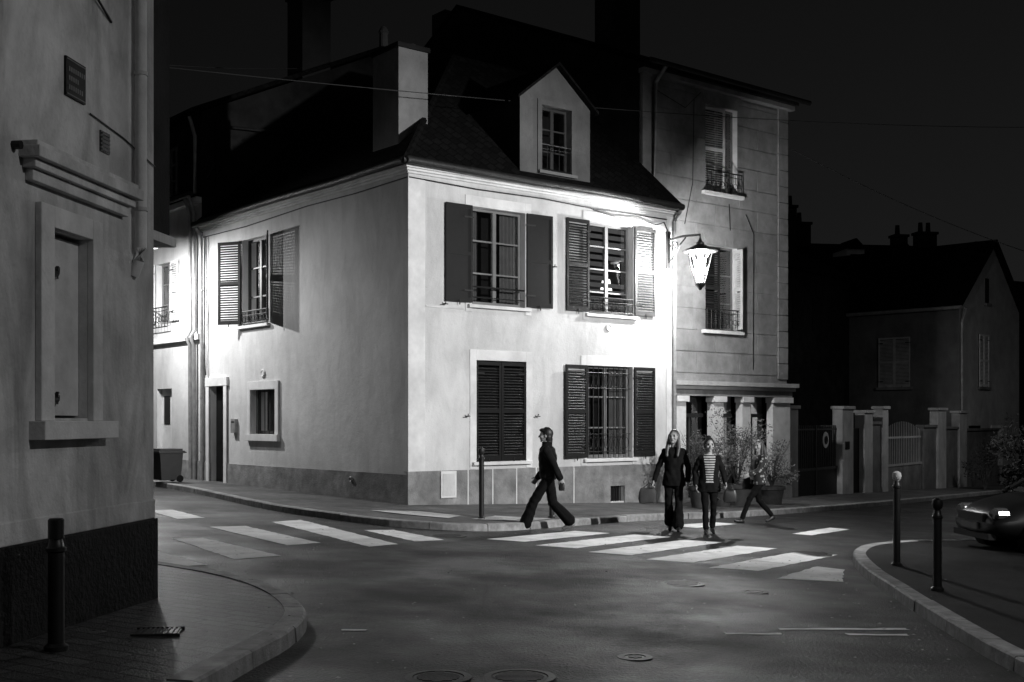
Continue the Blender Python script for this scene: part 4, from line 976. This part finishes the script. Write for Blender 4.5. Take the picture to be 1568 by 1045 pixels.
def bag(root,c,w,d,h,m,strap,name='handbag'):
    mb=MB(); n=16; R=[]
    for z,s in ((0,.75),(.03,.95),(.3,1.05),(.7,.98),(.95,.8),(1,.5)):
        R.append([(c[0]+d/2*s*math.copysign(abs(math.cos(t))**.5,math.cos(t)),c[1]+w/2*s*math.copysign(abs(math.sin(t))**.5,math.sin(t)),c[2]+h*z+.01*math.sin(3*t+z*5)) for t in [2*math.pi*k/n for k in range(n)]])
    mb.rings(R,m); mb.tube(strap,.008,m,6); mb.build(name,root,smooth=True)

p=person('walking_woman',.62,19.95,math.pi-.15,1.76,dict(pelvis=(0,0,.93),chest=(.02,0),kneeL=(.24,.09,.52),ankleL=(.40,.08,.10),toeL=(1,0,.18),kneeR=(-.06,-.09,.49),ankleR=(-.38,-.08,.16),toeR=(.85,0,-.35),
   elbowL=(-.12,.22,1.14),wristL=(-.22,.24,.93),elbowR=(.05,-.23,1.12),wristR=(.2,-.21,.92),curlL=.8,curlR=.8),
   dict(top=mNavy,sleeve=mNavy,pants=mBlk,coat=mNavy,shirt=mNavy,shoe=mShoeW,hair=mHair),hair='bob',
   coat=[(.89,.13,.17),(.93,.155,.19),(1.1,.155,.185),(1.3,.155,.19),(1.4,.13,.185),(1.45,.095,.13),(1.49,.085,.085),(1.52,.08,.08)],slv=.026,flare=(.092,.105),yaw=.1,vopen=.0)
bag(p,(-.25,.25,.72),.06,.10,.12,mBag,[(-.25,.25,.83),(-.24,.25,.88)],'small_pouch')
p=person('walking_woman',2.86,20.75,math.atan2(-1,-.18),1.8,dict(pelvis=(0,0,.93),chest=(.02,0),kneeL=(.12,.09,.52),ankleL=(.16,.08,.10),toeL=(1,.1,0),kneeR=(.04,-.09,.50),ankleR=(-.16,-.07,.13),toeR=(.95,0,-.25),
   elbowL=(-.05,.24,1.13),wristL=(.03,.24,.89),elbowR=(-.02,-.26,1.13),wristR=(.06,-.33,.90),curlR=1.1),
   dict(top=mTee,sleeve=mBlk,pants=mBlk,coat=mBlk,shirt=mNavy,hair=mHairB),coat=[(.80,.15,.20),(.86,.148,.198),(.95,.135,.185),(1.08,.115,.16),(1.25,.13,.17),(1.36,.122,.185),(1.42,.1,.165),(1.46,.07,.09)],
   slv=.012,flare=(.072,.10),yaw=-.25,pitch=-.15,vopen=.06)
bag(p,(.06,-.45,.50),.30,.13,.26,mCanvas,[(.06,-.54,.74),(.07,-.42,.85),(.06,-.36,.81)],'shoulder_bag')
p=person('walking_woman',3.42,20.4,math.atan2(-1,-.05),1.68,dict(pelvis=(0,0,.93),chest=(.02,0),kneeL=(.03,.08,.50),ankleL=(-.10,.07,.12),toeL=(1,.1,-.2),kneeR=(.12,-.08,.52),ankleR=(.14,-.07,.10),toeR=(1,-.1,0),
   elbowL=(-.04,.26,1.14),wristL=(.10,.28,.96),elbowR=(-.05,-.25,1.14),wristR=(.05,-.24,.92),curlL=1.1),
   dict(top=mStr,sleeve=mNavy,pants=mBlk,coat=mNavy,shirt=mStr,hair=mHair),hair='up',coat=[(.78,.145,.215),(.84,.142,.21),(.95,.135,.195),(1.08,.12,.17),(1.25,.132,.175),(1.36,.125,.188),(1.42,.1,.165),(1.46,.07,.09)],
   slv=.015,flare=(.062,.055),yaw=.15,pitch=.1,vopen=.10)
bag(p,(.12,.36,.60),.24,.1,.22,mBag,[(.12,.28,.8),(.12,.32,.93),(.12,.38,.93),(.12,.43,.8)],'handbag')
p=person('walking_woman',4.95,23.6,math.pi+.35,1.72,dict(pelvis=(0,0,.91),chest=(-.02,0),kneeL=(.26,.08,.54),ankleL=(.44,.07,.12),toeL=(1,0,.25),kneeR=(-.06,-.08,.50),ankleR=(-.38,-.07,.17),toeR=(.85,0,-.35),
   elbowL=(.12,.24,1.14),wristL=(.30,.20,1.06),elbowR=(-.14,-.25,1.14),wristR=(-.12,-.26,.90)),
   dict(top=mTee,sleeve=mPat,pants=mBlk,coat=mPat,shirt=mTee,hair=mHairB),hair='tail',coat=[(.84,.145,.195),(.95,.14,.185),(1.08,.125,.17),(1.25,.14,.18),(1.34,.13,.19),(1.40,.1,.165),(1.44,.07,.09)],
   slv=.02,flare=(.062,.05),yaw=.35,vopen=.05)
bag(p,(.05,-.3,.72),.1,.26,.24,mBag,[(-.05,-.3,.95),(-.03,-.19,1.35),(.02,-.1,1.42),(.1,-.29,.95)],'shoulder_bag')

# ------------------------------------------------------------ world, moon, camera
w=bpy.data.worlds.new('World'); S.world=w; w.use_nodes=True; nt=w.node_tree; bg=nt.nodes['Background']
sk=nt.nodes.new('ShaderNodeTexSky'); sk.sky_type='NISHITA'; sk.sun_disc=False; sk.sun_elevation=math.radians(3); sk.sun_rotation=math.radians(230)
bw=nt.nodes.new('ShaderNodeRGBToBW'); nt.links.new(sk.outputs[0],bw.inputs[0]); nt.links.new(bw.outputs[0],bg.inputs[0]); bg.inputs[1].default_value=.004
sun=bpy.data.lights.new('moon','SUN'); sun.energy=.01; sun.angle=math.radians(.5); so=bpy.data.objects.new('moon',sun); COL.objects.link(so); so.rotation_euler=(math.radians(50),0,math.radians(30))
cam=bpy.data.cameras.new('camera'); cam.lens=41.3; cam.sensor_width=36; cam.shift_y=.0781; cam.clip_end=600; cam.clip_start=.05
co=bpy.data.objects.new('camera',cam); COL.objects.link(co); co.location=(0,0,1.8); co.rotation_euler=(math.radians(90),0,0); S.camera=co
S.view_settings.view_transform='Standard'; S.view_settings.look='None'; S.view_settings.exposure=0
